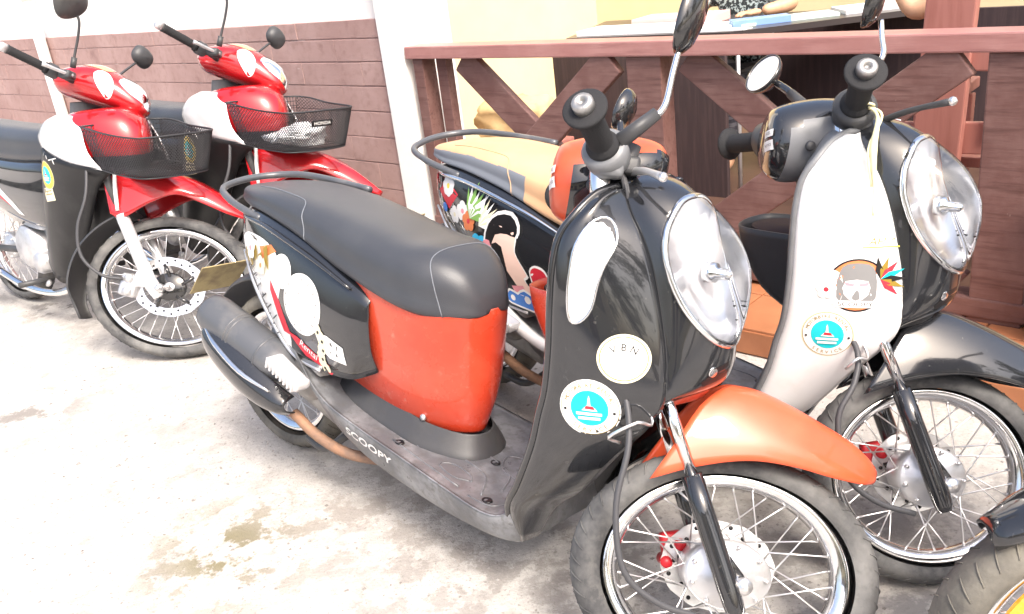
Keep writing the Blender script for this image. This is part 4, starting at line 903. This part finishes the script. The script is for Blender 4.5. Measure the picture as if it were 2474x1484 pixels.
    for sgn in (-1, 1):
        patch('indicator', (-.32, sgn * .1, .845), (.30, sgn, .75), (-.5, 0, 1), [(-.022, .055), (.012, .06), (.030, .03), (.032, -.01), (.020, -.045), (.0, -.06), (-.022, -.04), (-.034, .01)], 'lens_white', .008)
    bar = place(tube('handlebar', [(-.585, -.345, .880), (-.50, -.24, .848), (-.455, -.12, .830), (-.45, 0, .825), (-.455, .12, .830), (-.50, .24, .848), (-.585, .345, .880)], .011, 'dark_plastic', root, 10, 5))
    for sgn in (-1, 1):
        tp, iv = Vector((-.590, sgn * .350, .883)), Vector((-.492, sgn * .225, .845)); d = (tp - iv).normalized(); L_ = (tp - iv).length
        gr = place(lathe('grip', [(.0, 0), (.024, 0), (.024, .010), (.018, .014)] + [(.017 + (.001 if q % 2 else 0), .018 + (L_ - .034) * q / 26) for q in range(27)] + [(.019, L_ - .004), (.0, L_ - .004)], 'grip', root, seg=20, axis=tuple(d), origin=tuple(iv)))
        lathe('bar_end', [(.017, L_ - .006), (.018, L_ + .020), (.013, L_ + .027), (0, L_ + .027)], 'alloy', gr, seg=16, axis=tuple(d), origin=tuple(iv))
        mc = iv - d * .05
        place(pydata('switch_housing', *join_data([lathe_data([(0, -.045), (.024, -.043), (.029, -.035), (.029, -.002), (0, -.0)], 18, tuple(d), tuple(iv)), box_data(mc + Vector((.03, 0, .0)), (.055, .06, .034), None, .01)]), 'dark_plastic', root))
        place(tube('brake_lever', [mc + Vector((.055, 0, -.002)), mc * .72 + tp * .28 + Vector((.062, 0, -.010)), mc * .42 + tp * .58 + Vector((.055, 0, -.012))], [.009, .007, .007, .009], 'alloy', root, 8, 5))
        if sgn < 0: st = [(-.425, -.155, .87), (-.415, -.165, .93), (-.400, -.180, .985), (-.388, -.200, 1.045), (-.395, -.21, 1.075)]; cen, nrm, a, b, lean = (-.412, -.235, 1.120), (-.93, .12, .1), .098, .068, (.1, -.45, .8)
        else: st = [(-.42, .155, .87), (-.40, .19, .93), (-.37, .24, .99), (-.36, .26, 1.01)]; cen, nrm, a, b, lean = (-.345, .285, 1.045), (-.80, .40, .1), .055, .045, (.1, .4, .8)
        so = place(tube('mirror_stalk', st, .0055, 'dark_plastic', root, 8, 4))
        tube('stalk_boot', [st[0], tuple(Vector(st[0]) * .3 + Vector(st[1]) * .7)], .012, 'dark_plastic', so, 10, 1)
        N = Vector(nrm).normalized(); U = Vector(lean); U = (U - N * U.dot(N)).normalized(); X = U.cross(N); cc = Vector(cen)
        def mr(name, prf, m):
            V = []
            for rr_, al in prf:
                for j in range(28):
                    an = 2 * math.pi * j / 28; sq = (abs(math.cos(an)) ** 2.6 + abs(math.sin(an)) ** 2.6) ** (-1 / 2.6)
                    V.append(cc + X * (a * rr_ * sq * math.cos(an)) + U * (b * rr_ * sq * math.sin(an)) + N * al)
            return pydata(name, V, grid_faces(len(prf), 28, True), m, root)
        mo = place(mr('mirror', [(0, -.036), (.5, -.032), (.82, -.022), (.97, -.006), (1, .004), (.95, .008), (.9, .005)], 'dark_plastic'))
        gl = mr('mirror_glass', [(.91, .0055), (0, .006)], 'mirror'); gl.parent = mo
    # wire basket: frame hoops and woven wire
    top = [(-.28, -.175, .977), (-.05, -.182, .955), (.12, -.172, .946), (.165, -.12, .944), (.185, 0, .945), (.165, .12, .944), (.12, .172, .946), (-.05, .182, .955), (-.28, .175, .977)]
    bot = [(-.235, -.145, .802), (-.06, -.155, .792), (.085, -.148, .786), (.130, -.10, .784), (.145, 0, .783), (.130, .10, .784), (.085, .148, .786), (-.06, .155, .792), (-.235, .145, .802)]
    TT, BB = cr(np.array(top), 10), cr(np.array(bot), 10)
    n = len(TT); lev = 13; V = []; F = []
    for i in range(lev):
        t = i / (lev - 1); V += [tuple(p) for p in TT * (1 - t) + BB * t]
    # diamonds: each cell joined corner to corner
    wires = []
    idx = lambda i, j: Vector(V[i * n + j])
    for d in (1, -1):
        for j0 in range(-lev * 1, n + lev, 1):
            run = []
            for i in range(lev):
                j = j0 + d * i
                if 0 <= j < n: run.append(idx(i, j))
            if len(run) > 1: wires.append(tube_data(run, .0017, 3, 1))
    # back wall and floor
    for u in np.linspace(0, 1, 24):
        a, b = Vector(top[0]).lerp(Vector(top[-1]), u), Vector(bot[0]).lerp(Vector(bot[-1]), u); wires.append(tube_data([a, b], .0016, 3, 1))
    for u in np.linspace(0, 1, 10):
        a, b = Vector(top[0]).lerp(Vector(bot[0]), u), Vector(top[-1]).lerp(Vector(bot[-1]), u); wires.append(tube_data([a, b], .0016, 3, 1))
    for u in np.linspace(0.02, .98, 22):
        k_ = int(u * (n // 2 - 1)); wires.append(tube_data([BB[k_], BB[n - 1 - k_]], .0016, 3, 1))
    Vw, Fw = join_data(wires); bk = pydata('basket', Vw, Fw, 'wire', root); bk['kind'] = 'stuff'
    tube('basket_rim', top + [top[0]], .004, 'wire', bk, 6, 8)
    tube('basket_base', bot + [bot[0]], .003, 'wire', bk, 6, 8)
    pydata('basket_bracket', *join_data([tube_data([(-.21, -.1, .80), (-.30, -.08, .78)], .008, 6, 1), tube_data([(-.21, .1, .80), (-.30, .08, .78)], .008, 6, 1), box_data((-.10, 0, .779), (.22, .12, .01), None, .002)]), 'wire', bk)
    if with_bag:
        bx = Matrix((Vector((0, 1, 0)), Vector((.12, 0, .993)), Vector((.993, 0, -.12)))).transposed()
        pl = pydata('maker_plate', *box_data((.178, -.02, .895), (.10, .026, .004), bx, .002), 'print_black', bk)
        tv, tf = txt2('HONDA', .019, 0, 0, 0, 0, 1.15)
        pydata('plate_lettering', [Vector((.1815, -.02, .895)) + bx @ Vector((x, y, .001)) for x, y in tv], tf, 'print_white', pl, False)
    return root

R1 = motorcycle(frame(-1.405, 3.556, R(-42), R(7)), 'red motorcycle with an empty dark basket, leftmost and nearer the camera', False)
R2 = motorcycle(frame(-.86, 3.72, R(-45), R(7)), 'red motorcycle beside the brown wall with a white bag in its basket', True)
# crumpled bag in the second basket
bm = bmesh.new(); bmesh.ops.create_icosphere(bm, subdivisions=4, radius=1)
from mathutils import noise as mnoise
for v in bm.verts:
    d = v.co.normalized(); f = 1 + .32 * mnoise.noise(d * 1.7) + .20 * mnoise.noise(d * 4.3) + .10 * mnoise.noise(d * 9)
    v.co = Vector((d.x * .085 * f, d.y * .125 * f, d.z * .042 * f * (1.1 + .5 * math.sin(d.y * 3))))
me = bpy.data.meshes.new('plastic_bag'); bm.to_mesh(me); bm.free()
o = link('plastic_bag', me, 'plastic_white'); o.matrix_world = R2.matrix_world @ Matrix.Translation((-.03, -.01, .835)); tag(o, 'crumpled white plastic bag lying in the wire basket by the wall', 'bag')

# ================================================================ THE BIKE CUT OFF AT THE CORNER
W = empty('motorcycle', Matrix.Translation((.965, 1.145, 0)) @ Matrix.Rotation(R(-6), 4, 'Z') @ Matrix.Rotation(R(-5), 4, 'X'), 'motorcycle cut off by the corner, orange reflector in its dusty front wheel', 'motorcycle')
wheel(W, 'front_wheel', Matrix.Translation((0, 0, .257)), .262, .200, .050, 1.2, 'rubber_dusty', reflector=True)
fd = []
for a in np.linspace(R(20), R(132), 9):
    q = (a - R(20)) / R(112); wd = .068 * (1 if q < .8 else 1 - (q - .8) * 2.6); x, z = 1.2 * .285 * math.cos(a), .257 + .285 * math.sin(a) + .012 * q
    fd.append([(x * .96, -wd, z - .022), (x, -wd * .85, z - .004), (x, 0, z + .008), (x, wd * .85, z - .004), (x * .96, wd, z - .022)])
loft('front_fender', fd, ['black_paint', 'dull_red'], W, 3, 3, thick=.005, matrule=lambda c: 1 if c.x < -.232 else 0)
for sgn in (-1, 1):
    tube('fork_leg', [(.03, sgn * .09, .20), (.0, sgn * .09, .257), (.16, sgn * .09, .60), (.30, sgn * .08, .92)], [.02, .024, .022, .02], 'black_paint', W, 12, 3)
loft('front_cowl', [[(.22, -.10, .55), (.10, 0, .58), (.22, .10, .55), (.34, 0, .50)], [(.26, -.16, .72), (.06, 0, .76), (.26, .16, .72), (.46, 0, .70)], [(.34, -.12, .92), (.16, 0, .95), (.34, .12, .92), (.5, 0, .9)]], 'black_paint', W, 4, 4, closed=True, caps=True)
tube('handlebar', [(.52, -.33, .98), (.40, -.15, .97), (.38, 0, .96), (.40, .15, .97), (.52, .33, .98)], .012, 'dark_plastic', W, 10, 4)
loft('seat', [[(.8, -.1, .62), (.8, -.12, .7), (.8, 0, .76), (.8, .12, .7), (.8, .1, .62)], [(1.2, -.12, .62), (1.2, -.14, .7), (1.2, 0, .75), (1.2, .14, .7), (1.2, .12, .62)], [(1.7, -.1, .68), (1.7, -.1, .74), (1.7, 0, .80), (1.7, .1, .74), (1.7, .1, .68)]], 'seat_black', W, 3, 3, closed=True, caps=True)
loft('rear_body', [[(.35, -.1, .3), (.35, -.12, .38), (.35, .12, .38), (.35, .1, .3)], [(.7, -.12, .26), (.75, -.13, .34), (.75, .13, .34), (.7, .12, .26)], [(.9, -.12, .34), (.85, -.13, .60), (.85, .13, .60), (.9, .12, .34)], [(1.7, -.1, .5), (1.7, -.12, .68), (1.7, .12, .68), (1.7, .1, .5)]], 'black_paint', W, 4, 3, closed=True, caps=True)
wheel(W, 'rear_wheel', Matrix.Translation((1.45, 0, .257)), .262, .200, .050, 1.2, 'rubber_dusty')

# ================================================================ THE SETTING (facade frame: s along the wall, n into the building)
ED = Vector((.715, -.699, 0)).normalized(); EN = Vector((-ED.y, ED.x, 0))
EM = Matrix.Translation((-.349, 4.577, 0)) @ Matrix((ED, EN, Vector((0, 0, 1)))).transposed().to_4x4()
def thing(name, base, label, cat, group=None):
    return empty(name, EM @ Matrix.Translation(base), label, cat, group)
bm = bmesh.new(); bmesh.ops.create_grid(bm, x_segments=4, y_segments=4, size=150)
me = bpy.data.meshes.new('ground'); bm.to_mesh(me); bm.free(); tag(link('ground', me, ground_mat()), kind='structure')
# loose grit on the concrete near the bikes
rnd = random.Random(3); gv, gf = [], []
for i in range(1500):
    s = rnd.uniform(.0015, .007) * (1.6 if rnd.random() < .04 else 1); x = rnd.uniform(-1.9, 1.3); y = rnd.uniform(1.15, 3.6); z = s * .35
    p = [(x + s * rnd.uniform(.6, 1.3) * math.cos(a), y + s * rnd.uniform(.6, 1.3) * math.sin(a), 0) for a in (0, 1.6, 3.1, 4.6)]
    b = len(gv); gv += p + [(x, y, z * 2)]; gf += [(b, b + 1, b + 4), (b + 1, b + 2, b + 4), (b + 2, b + 3, b + 4), (b + 3, b, b + 4)]
tag(pydata('gravel', gv, gf, 'grit', None, False), kind='stuff')

# ---- house wall: plaster above, courses of brown painted block below
hw = thing('house_wall', (-.05, 0, 0), 'white plastered house wall with a brown painted block dado', 'wall')
ox = .05
def ew(p): return (p[0] + ox, p[1], p[2])
box('plaster_face', ew((-4.9, .20, 1.9)), (9.72, .30, 3.8), 'plaster', hw, bev=.01)
box('plaster_return', ew((-.12, .14, 1.9)), (.17, .30, 3.8), 'plaster', hw, bev=.008)
# mortar bed
pydata('mortar_bed', *box_data(ew((-5.0, .045, .598)), (9.60, .06, 1.196), None, .004), 'brown_mortar', hw, False)
crs = [.0, .155, .30, .445, .585, .725, .86, .985, 1.105, 1.20]
rb = random.Random(11); nb = 0
for ci in range(len(crs) - 1):
    x = -.203; first = True
    while x > -7.5:
        L_ = (.40 if first and ci % 2 else .20 if first else rb.uniform(.50, .62)); first = False
        x0 = x - L_; zz0, zz1 = crs[ci] + rb.uniform(.001, .004), crs[ci + 1] - rb.uniform(.001, .004)
        v, f = box_data(ew(((x0 + x) / 2, .020 + rb.uniform(-.002, .002), (zz0 + zz1) / 2)), (L_ - rb.uniform(.001, .004), .02, zz1 - zz0), None, .003)
        pydata('block', v, f, 'brown_block', hw, False); x = x0
dp = thing('downpipe', (-4.35, -.04, 0), 'white pipe running down the brown wall at the far left', 'pipe')
tube('pipe', [(0, 0, 0), (0, 0, 1.25), (0, 0, 3.2)], .045, 'plaster', dp, 12, 2)
for z in (.5, 1.5, 2.5): tube('pipe_clip', [(-.06, .03, z), (-.03, -.045, z), (.03, -.045, z), (.06, .03, z)], .008, 'steel', dp, 6, 3)
# ---- inner room
tag(pydata('room_floor', *slab_data([tuple((EM @ Vector(p))[:2]) for p in ((-6, .35, 0), (8, .35, 0), (8, 5, 0), (-6, 5, 0))], -.05, .06), 'floor_board', None, False), kind='structure')
rw_ = thing('room_wall', (-3, 3.2, 0), 'cream wall at the back of the open porch', 'wall')
box('wall_face', (2.5, 0, 1.5), (11, .12, 3.0), 'cream', rw_, bev=.005)
sw = thing('room_wall', (-.9, 1.7, 0), 'cream side wall of the porch, left of the desk', 'wall')
box('wall_face', (-.35, .1, 1.5), (.12, 2.8, 3.0), 'cream', sw, bev=.005)
# ---- step
stp = thing('step', (2.9, -.2, 0), 'terracotta tiled step under the railing', 'step')
box('step_core', (.4, .12, .05), (3.6, .62, .09), 'terracotta', stp, bev=.004)
for i in range(9):
    for j in range(2): box('tile', (-1.17 + i * .392, -.035 + j * .305, .099), (.386, .299, .012), 'terracotta', stp, bev=.003)
# ---- railing
rl = thing('railing', (1.4, .05, 0), 'brown wooden railing with crossed braces in front of the porch', 'railing')
def rp(s, n, z): return (s - 1.4, n - .05, z)
def rb_(name, a, b, wid, dep, m='wood'): v, f = beam_data(rp(*a), rp(*b), wid, dep); return pydata(name, v, f, m, rl, False)
rb_('top_rail', (-.02, .05, 1.030), (4.2, .05, 1.030), .060, .125, 'wood_rail')
rb_('post', (.045, .05, .10), (.045, .05, 1.0), .07, .09); rb_('post', (.165, .075, .10), (.165, .075, 1.0), .07, .05)
rb_('post', (1.375, .05, .10), (1.375, .05, 1.0), .165, .09); rb_('post', (2.72, .05, .10), (2.72, .05, 1.0), .165, .09); rb_('post', (4.1, .05, .10), (4.1, .05, 1.0), .165, .09)
rb_('bottom_rail', (.0, .05, .155), (4.2, .05, .155), .07, .10)
for a, b in (((.235, 1.28)), ((1.475, 2.62)), ((2.82, 4.0))):
    rb_('brace', (a + .08, .06, .99), (b - .04, .06, .20), .135, .040); rb_('brace', (b - .06, .018, .99), (a + .04, .018, .20), .142, .040)
pw = thing('post', (2.93, -.06, 0), 'weathered yellowish post standing at the right end of the railing', 'post')
tube('post_body', [(0, 0, 0), (.003, 0, .3), (0, 0, .62)], [.075, .07, .068], 'post_old', pw, 12, 3)
# ---- desk with papers
dk = thing('desk', (.5, 1.5, 0), 'dark brown desk with a black top behind the railing', 'desk')
def tb(s, n): return (s - .5, n - 1.5)
top_ = [tb(.08, 1.14), tb(1.10, 1.20), tb(2.0, 2.05), tb(1.8, 2.4), tb(1.2, 1.98), tb(-.2, 1.92)]
v, f = slab_data(top_, .895, .925); pydata('desk_top', v, f, 'table_top', dk, False)
box('front_panel', (tb(.52, 1.17)[0], tb(.52, 1.17)[1], .45), (1.14, .03, .88), 'dark_board', dk, bev=.003)
box('side_panel', (tb(-.03, 1.6)[0], tb(-.03, 1.6)[1], .45), (.03, .85, .88), 'dark_board', dk, bev=.003)
box('shade_panel', (tb(1.75, 2.1)[0], tb(1.75, 2.1)[1], .45), (1.9, .03, .88), 'dark_board', dk, bev=.003)  # dark board widened to stand for the deep shade behind the railing
tube('desk_leg', [(tb(1.12, 1.24)[0], tb(1.12, 1.24)[1], 0), (tb(1.12, 1.24)[0], tb(1.12, 1.24)[1], .89)], .012, 'alloy', dk, 8, 1)
def sheet(name, s, n, z, w_, d_, h_, rot, m, label, cat):
    o = pydata(name, *box_data((0, 0, h_ / 2), (w_, d_, h_), None, .002), m, None, False); o.matrix_world = EM @ Matrix.Translation((s, n, z)) @ Matrix.Rotation(R(rot), 4, 'Z'); return tag(o, label, cat)
sheet('paper_stack', .42, 1.33, .925, .62, .24, .028, 4, 'paper', 'stack of white papers at the left end of the desk', 'papers')
sheet('paper_pad', .55, 1.62, .925, .50, .26, .05, 6, 'folder_pink', 'pink edged pad of papers farther back on the desk', 'papers')
sheet('folder', .93, 1.42, .925, .36, .22, .014, 26, 'folder_green', 'pale green folder in the middle of the desk', 'folder')
sheet('folder', 1.12, 1.48, .925, .30, .12, .034, 38, 'folder_blue', 'blue folder at the front edge of the desk', 'folder')
sheet('notebook', 1.55, 1.95, .925, .40, .26, .022, 40, 'paper', 'white notebook at the right end of the desk', 'notebook')
sheet('paper_stack', .72, 1.40, .925, .34, .20, .018, 14, 'paper', 'thin stack of white sheets between the left stack and the green folder', 'papers')
sheet('notebook', 1.28, 1.68, .925, .30, .20, .016, 40, 'folder_green', 'pale notebook beside the blue folder', 'notebook')
ct = bmesh.new()
pydata_cloth = slab_data([(-.14, -.03), (.13, -.02), (.15, .05), (.02, .07), (-.12, .06)], 0, .006)
o = pydata('cloth', *pydata_cloth, 'paper', None, False); o.matrix_world = EM @ Matrix.Translation((1.02, 1.25, .926)) @ Matrix.Rotation(R(5), 4, 'Z'); tag(o, 'small white cloth hanging at the near corner of the desk', 'cloth'); ct.free()
# ---- tan bag on a stool behind the left brace
sb = thing('stool', (.02, .72, 0), 'low wooden stool holding the tan bag behind the railing', 'stool')
box('seat', (0, 0, .40), (.50, .36, .04), 'chair_wood', sb, bev=.006)
for sx in (-1, 1):
    for sy in (-1, 1): box('leg', (sx * .21, sy * .14, .19), (.04, .04, .38), 'chair_wood', sb, bev=.004)
bm = bmesh.new(); bmesh.ops.create_cube(bm, size=1); bmesh.ops.subdivide_edges(bm, edges=bm.edges[:], cuts=9, use_grid_fill=True)
for v in bm.verts:
    d = v.co.copy(); ln = (abs(d.x * 2) ** 5 + abs(d.y * 2) ** 5 + abs(d.z * 2) ** 5) ** .2
    q = d / max(ln, .01); q = Vector((q.x * .46, q.y * .28, q.z * .25)); q += Vector((mnoise.noise(d * 4), mnoise.noise(d * 4 + Vector((9, 0, 0))), mnoise.noise(d * 4 + Vector((0, 7, 0))))) * .03
    v.co = q
me = bpy.data.meshes.new('bag'); bm.to_mesh(me); bm.free(); o = link('bag', me, 'box_tan'); o.matrix_world = EM @ Matrix.Translation((.02, .72, .54)); tag(o, 'soft tan cloth bag behind the left brace of the railing', 'bag')
# ---- wooden chair
ch = thing('chair', (2.45, .72, 0), 'reddish wooden armchair behind the right end of the railing', 'chair')
def cb_(name, a, b, wid, dep): v, f = beam_data(a, b, wid, dep); return pydata(name, v, f, 'chair_wood', ch, False)
box('seat', (.05, .1, .50), (.52, .50, .04), 'chair_wood', ch, bev=.006)
cb_('leg', (-.17, -.12, 0), (-.17, -.12, .66), .055, .05); cb_('leg', (.27, -.12, 0), (.27, -.12, .66), .055, .05); cb_('leg', (-.17, .34, 0), (-.17, .36, .66), .055, .05); cb_('leg', (.27, .34, 0), (.27, .36, .66), .055, .05)
cb_('armrest', (-.17, -.2, .68), (-.17, .42, .70), .06, .045); cb_('armrest', (.27, -.2, .68), (.27, .42, .70), .06, .045)
cb_('back_post', (-.12, -.23, .0), (-.06, -.26, 1.22), .17, .05); cb_('back_post', (.33, -.22, .0), (.36, -.25, .95), .08, .05)
cb_('cross_bar', (-.3, -.21, .60), (.34, -.21, .62), .12, .03); cb_('cross_bar', (-.1, -.24, .90), (.34, -.24, .90), .08, .03)
cb_('slat', (.10, -.235, .62), (.13, -.245, .89), .07, .02)

# ---------------------------------------------------------------- people (heads above the frame)
def skin_body(name, verts, edges, radii, m, parent, root=0, lvl=2):
    me = bpy.data.meshes.new(name); me.from_pydata(verts, edges, []); o = bpy.data.objects.new(name, me); C.objects.link(o)
    sm = o.modifiers.new('skin', 'SKIN'); sv = me.skin_vertices[0].data
    for i, r_ in enumerate(radii):
        sv[i].radius = (r_, r_) if not isinstance(r_, tuple) else r_; sv[i].use_root = (i == root)
    ss = o.modifiers.new('sub', 'SUBSURF'); ss.levels = lvl; ss.render_levels = lvl
    dg = bpy.context.evaluated_depsgraph_get(); nm = bpy.data.meshes.new_from_object(o.evaluated_get(dg)); bpy.data.objects.remove(o)
    nm.name = name
    return link(name, nm, m, parent)
def person(base, rotz, label, shirt, armR, armL, lean=.05):
    p = empty('person', EM @ Matrix.Translation(base) @ Matrix.Rotation(rotz, 4, 'Z'), label, 'person', None)
    # seated, facing -y; pelvis at z .52
    sh = 1.02
    V = [(0, 0, .52), (0, -lean * .5, .74), (0, -lean, .96), (0, -lean - .01, 1.08), (0, -lean - .03, 1.17), (0, -lean - .05, 1.30),
         (-.10, 0, .50), (-.12, -.42, .50), (-.12, -.44, .06), (-.12, -.56, .04), (.10, 0, .50), (.12, -.42, .50), (.12, -.44, .06), (.12, -.56, .04)]
    E_ = [(0, 1), (1, 2), (2, 3), (3, 4), (4, 5), (0, 6), (6, 7), (7, 8), (8, 9), (0, 10), (10, 11), (11, 12), (12, 13)]
    rd = [(.16, .12), (.15, .11), (.17, .11), (.09, .08), .052, (.075, .09), .09, .065, .045, .035, .09, .065, .045, .035]
    for arm in (armR, armL):
        b = len(V); V += arm; E_ += [(2, b)] + [(b + i, b + i + 1) for i in range(len(arm) - 1)]; rd += [.07, .047, .03][:len(arm)] + [.03] * max(0, len(arm) - 3)
    body = skin_body('body', V, E_, rd, 'skin', p)
    # shirt: torso and upper arms as a slightly larger skin
    SV = V[:3] + [(0, -lean - .012, 1.07)]; SE = [(0, 1), (1, 2), (2, 3)]; sr = [(.175, .135), (.165, .125), (.185, .125), (.10, .09)]
    for arm in (armR, armL):
        b = len(SV); mid = tuple(Vector(arm[0]).lerp(Vector(arm[1]), .72)); SV += [arm[0], mid]; SE += [(2, b), (b, b + 1)]; sr += [.085, .066]
    skin_body('shirt', SV, SE, sr, shirt, p)
    TV = [(0, 0, .51)] + [V[i] for i in (6, 7, 8, 10, 11, 12)]; skin_body('trousers', TV, [(0, 1), (1, 2), (2, 3), (0, 4), (4, 5), (5, 6)], [(.165, .13), .10, .078, .06, .10, .078, .06], 'cloth_dark', p)
    # head with face and hair
    bm = bmesh.new(); bmesh.ops.create_uvsphere(bm, u_segments=24, v_segments=18, radius=1)
    hc_ = Vector((0, -lean - .065, 1.355))
    for v in bm.verts:
        c = v.co.copy(); x, y, z = c.x * .078, c.y * .098, c.z * .118
        if c.z < -.2: x *= 1 - .25 * (-c.z - .2); y *= 1 - .12 * (-c.z - .2)
        if c.y < -.75 and -.25 < c.z < .12 and abs(c.x) < .22: y -= .022 * (1 - abs(c.x) / .22) * (1.2 - abs(c.z + .1) * 2)
        if c.y < -.6 and abs(c.z - .12) < .15 and .2 < abs(c.x) < .5: y += .007
        v.co = hc_ + Vector((x, y, z))
    me = bpy.data.meshes.new('head'); bm.to_mesh(me); bm.free(); hd_ = link('head', me, 'skin', p)
    for sx in (-1, 1):
        lathe('eye', [(0, .004), (.007, .002), (.010, -.004)], 'print_white', hd_, seg=12, axis=(sx * .25, -1, 0), origin=tuple(hc_ + Vector((sx * .028, -.086, .014)))); lathe('ear', [(0, .012), (.012, .010), (.02, 0), (.014, -.008)], 'skin', hd_, seg=12, axis=(sx, .3, 0), origin=tuple(hc_ + Vector((sx * .076, .01, -.005))))
    pydata('mouth', *tube_data([hc_ + Vector((-.022, -.083, -.058)), hc_ + Vector((0, -.090, -.060)), hc_ + Vector((.022, -.083, -.058))], [.003, .006, .003], 8, 3), 'print_pink', hd_)
    bm = bmesh.new(); bmesh.ops.create_uvsphere(bm, u_segments=24, v_segments=18, radius=1)
    bmesh.ops.delete(bm, geom=[v for v in bm.verts if v.co.z < -.35 or (v.co.y < -.35 and v.co.z < .42)], context='VERTS')
    for v in bm.verts: v.co = hc_ + Vector((v.co.x * .086, v.co.y * .106 + .004, v.co.z * .128 + .004)) + Vector((mnoise.noise(v.co * 6), mnoise.noise(v.co * 6.5), mnoise.noise(v.co * 7))) * .006
    me = bpy.data.meshes.new('hair'); bm.to_mesh(me); bm.free(); ho = link('hair', me, 'hair', p); ho.modifiers.new('t', 'SOLIDIFY').thickness = .006
    # hands: palm, four fingers, thumb
    for arm in (armR, armL):
        if len(arm) < 3: continue
        wr_ = Vector(arm[2]); d = (wr_ - Vector(arm[1])).normalized(); d = Vector((d.x, d.y, d.z * .3)).normalized(); sd_ = Vector((d.y, -d.x, 0)).normalized(); s_ = 1 if wr_.x < 0 else -1
        hv = [tuple(wr_), tuple(wr_ + d * .05), tuple(wr_ + d * .085)]; he = [(0, 1), (1, 2)]; hr_ = [(.028, .022), (.036, .018), (.036, .015)]
        for k_, (o_, L_) in enumerate(((-.028, .062), (-.010, .074), (.010, .070), (.027, .055))):
            b = len(hv); a0 = wr_ + d * .09 + sd_ * o_; hv += [tuple(a0), tuple(a0 + d * L_ * .5 + Vector((0, 0, .006))), tuple(a0 + d * L_ - Vector((0, 0, .010)))]; he += [(2, b), (b, b + 1), (b + 1, b + 2)]; hr_ += [.0095, .0088, .0078]
        b = len(hv); t0 = wr_ + d * .035 + sd_ * (s_ * -.034); hv += [tuple(t0), tuple(t0 + d * .03 + sd_ * (s_ * -.022)), tuple(t0 + d * .058 + sd_ * (s_ * -.026))]; he += [(1, b), (b, b + 1), (b + 1, b + 2)]; hr_ += [.013, .0105, .009]
        skin_body('hand', hv, he, hr_, 'skin', p, lvl=1)
    return p
person((.74, 2.14, 0.04), R(-8), 'seated person in a black and white patterned shirt, one hand on the papers', 'cloth_pattern',
       [(-.19, -.07, 1.02), (-.30, -.16, .93), (-.14, -.34, .915)], [(.19, -.07, 1.02), (.36, -.12, .93), (.27, -.30, .915)])
person((2.74, .80, 0.25), R(165), 'seated person in a dark striped shirt with a bare bent elbow beside the chair', 'cloth_dark',
       [(-.19, -.04, 1.0), (-.24, .06, .96), (-.10, -.30, .90)], [(.19, -.04, 1.02), (.62, .10, .765), (.84, .02, 1.03)])

# ---------------------------------------------------------------- across the yard, behind the camera: what the paintwork mirrors
rt_ = random.Random(5)
def tree(x, y, hgt, rad, label):
    t = empty('tree', Matrix.Translation((x, y, 0)), label, 'tree', 'trees across the yard')
    V, F = join_data([tube_data([(0, 0, 0), (.08, .03, hgt * .3), (-.03, .0, hgt * .62)], [.17, .13, .07], 10, 4)] + [tube_data([(0, 0, hgt * .42), (rad * .35 * math.cos(a), rad * .35 * math.sin(a), hgt * .62), (rad * .7 * math.cos(a), rad * .7 * math.sin(a), hgt * .75)], [.07, .045, .02], 7, 3) for a in (0, 1.3, 2.5, 3.7, 5)])
    pydata('trunk', V, F, 'bark', t)
    V, F = [], []
    cl = [(Vector((rt_.gauss(0, rad * .45), rt_.gauss(0, rad * .45), hgt * .7 + rt_.gauss(0, rad * .38))), rt_.uniform(.3, .7)) for _ in range(34)]
    for c, q in cl:
        for _ in range(110):
            d = Vector((rt_.gauss(0, 1), rt_.gauss(0, 1), rt_.gauss(0, 1))); d = d.normalized() * q * rt_.uniform(.5, 1.05); p = c + d
            a = Vector((rt_.gauss(0, 1), rt_.gauss(0, 1), rt_.gauss(0, 1))).normalized() * .09; b = a.cross(Vector((rt_.gauss(0, 1), rt_.gauss(0, 1), rt_.gauss(0, 1)))).normalized() * .045
            k_ = len(V); V += [p - a, p + b, p + a, p - b]; F.append((k_, k_ + 1, k_ + 2, k_ + 3))
    o = pydata('crown', V, F, 'tree_leaf', t, False); return t

tree(4.6, -5.2, 5.2, 1.7, 'leafy tree across the yard, tallest of the row')
tree(1.2, -7.0, 4.2, 1.4, 'smaller leafy tree across the yard beside the tin roofed house')
tree(7.5, -2.0, 4.6, 1.5, 'leafy tree across the yard, farthest along the wall')
oh = empty('house', Matrix.Translation((-3.5, -9.5, 0)), 'low plastered house with a sheet roof across the yard', 'house')
box('wall', (0, 0, 1.5), (7, 3, 3), 'cream', oh, bev=.01)
box('roof', (0, .2, 3.15), (7.8, 4.2, .12), 'roof', oh, Matrix.Rotation(R(8), 3, 'X'))
for x in (-2, 2): box('window', (x, 1.51, 1.7), (1.2, .06, 1.1), 'table_top', oh)
box('door', (0, 1.52, 1.05), (1.0, .06, 2.1), 'wood', oh)
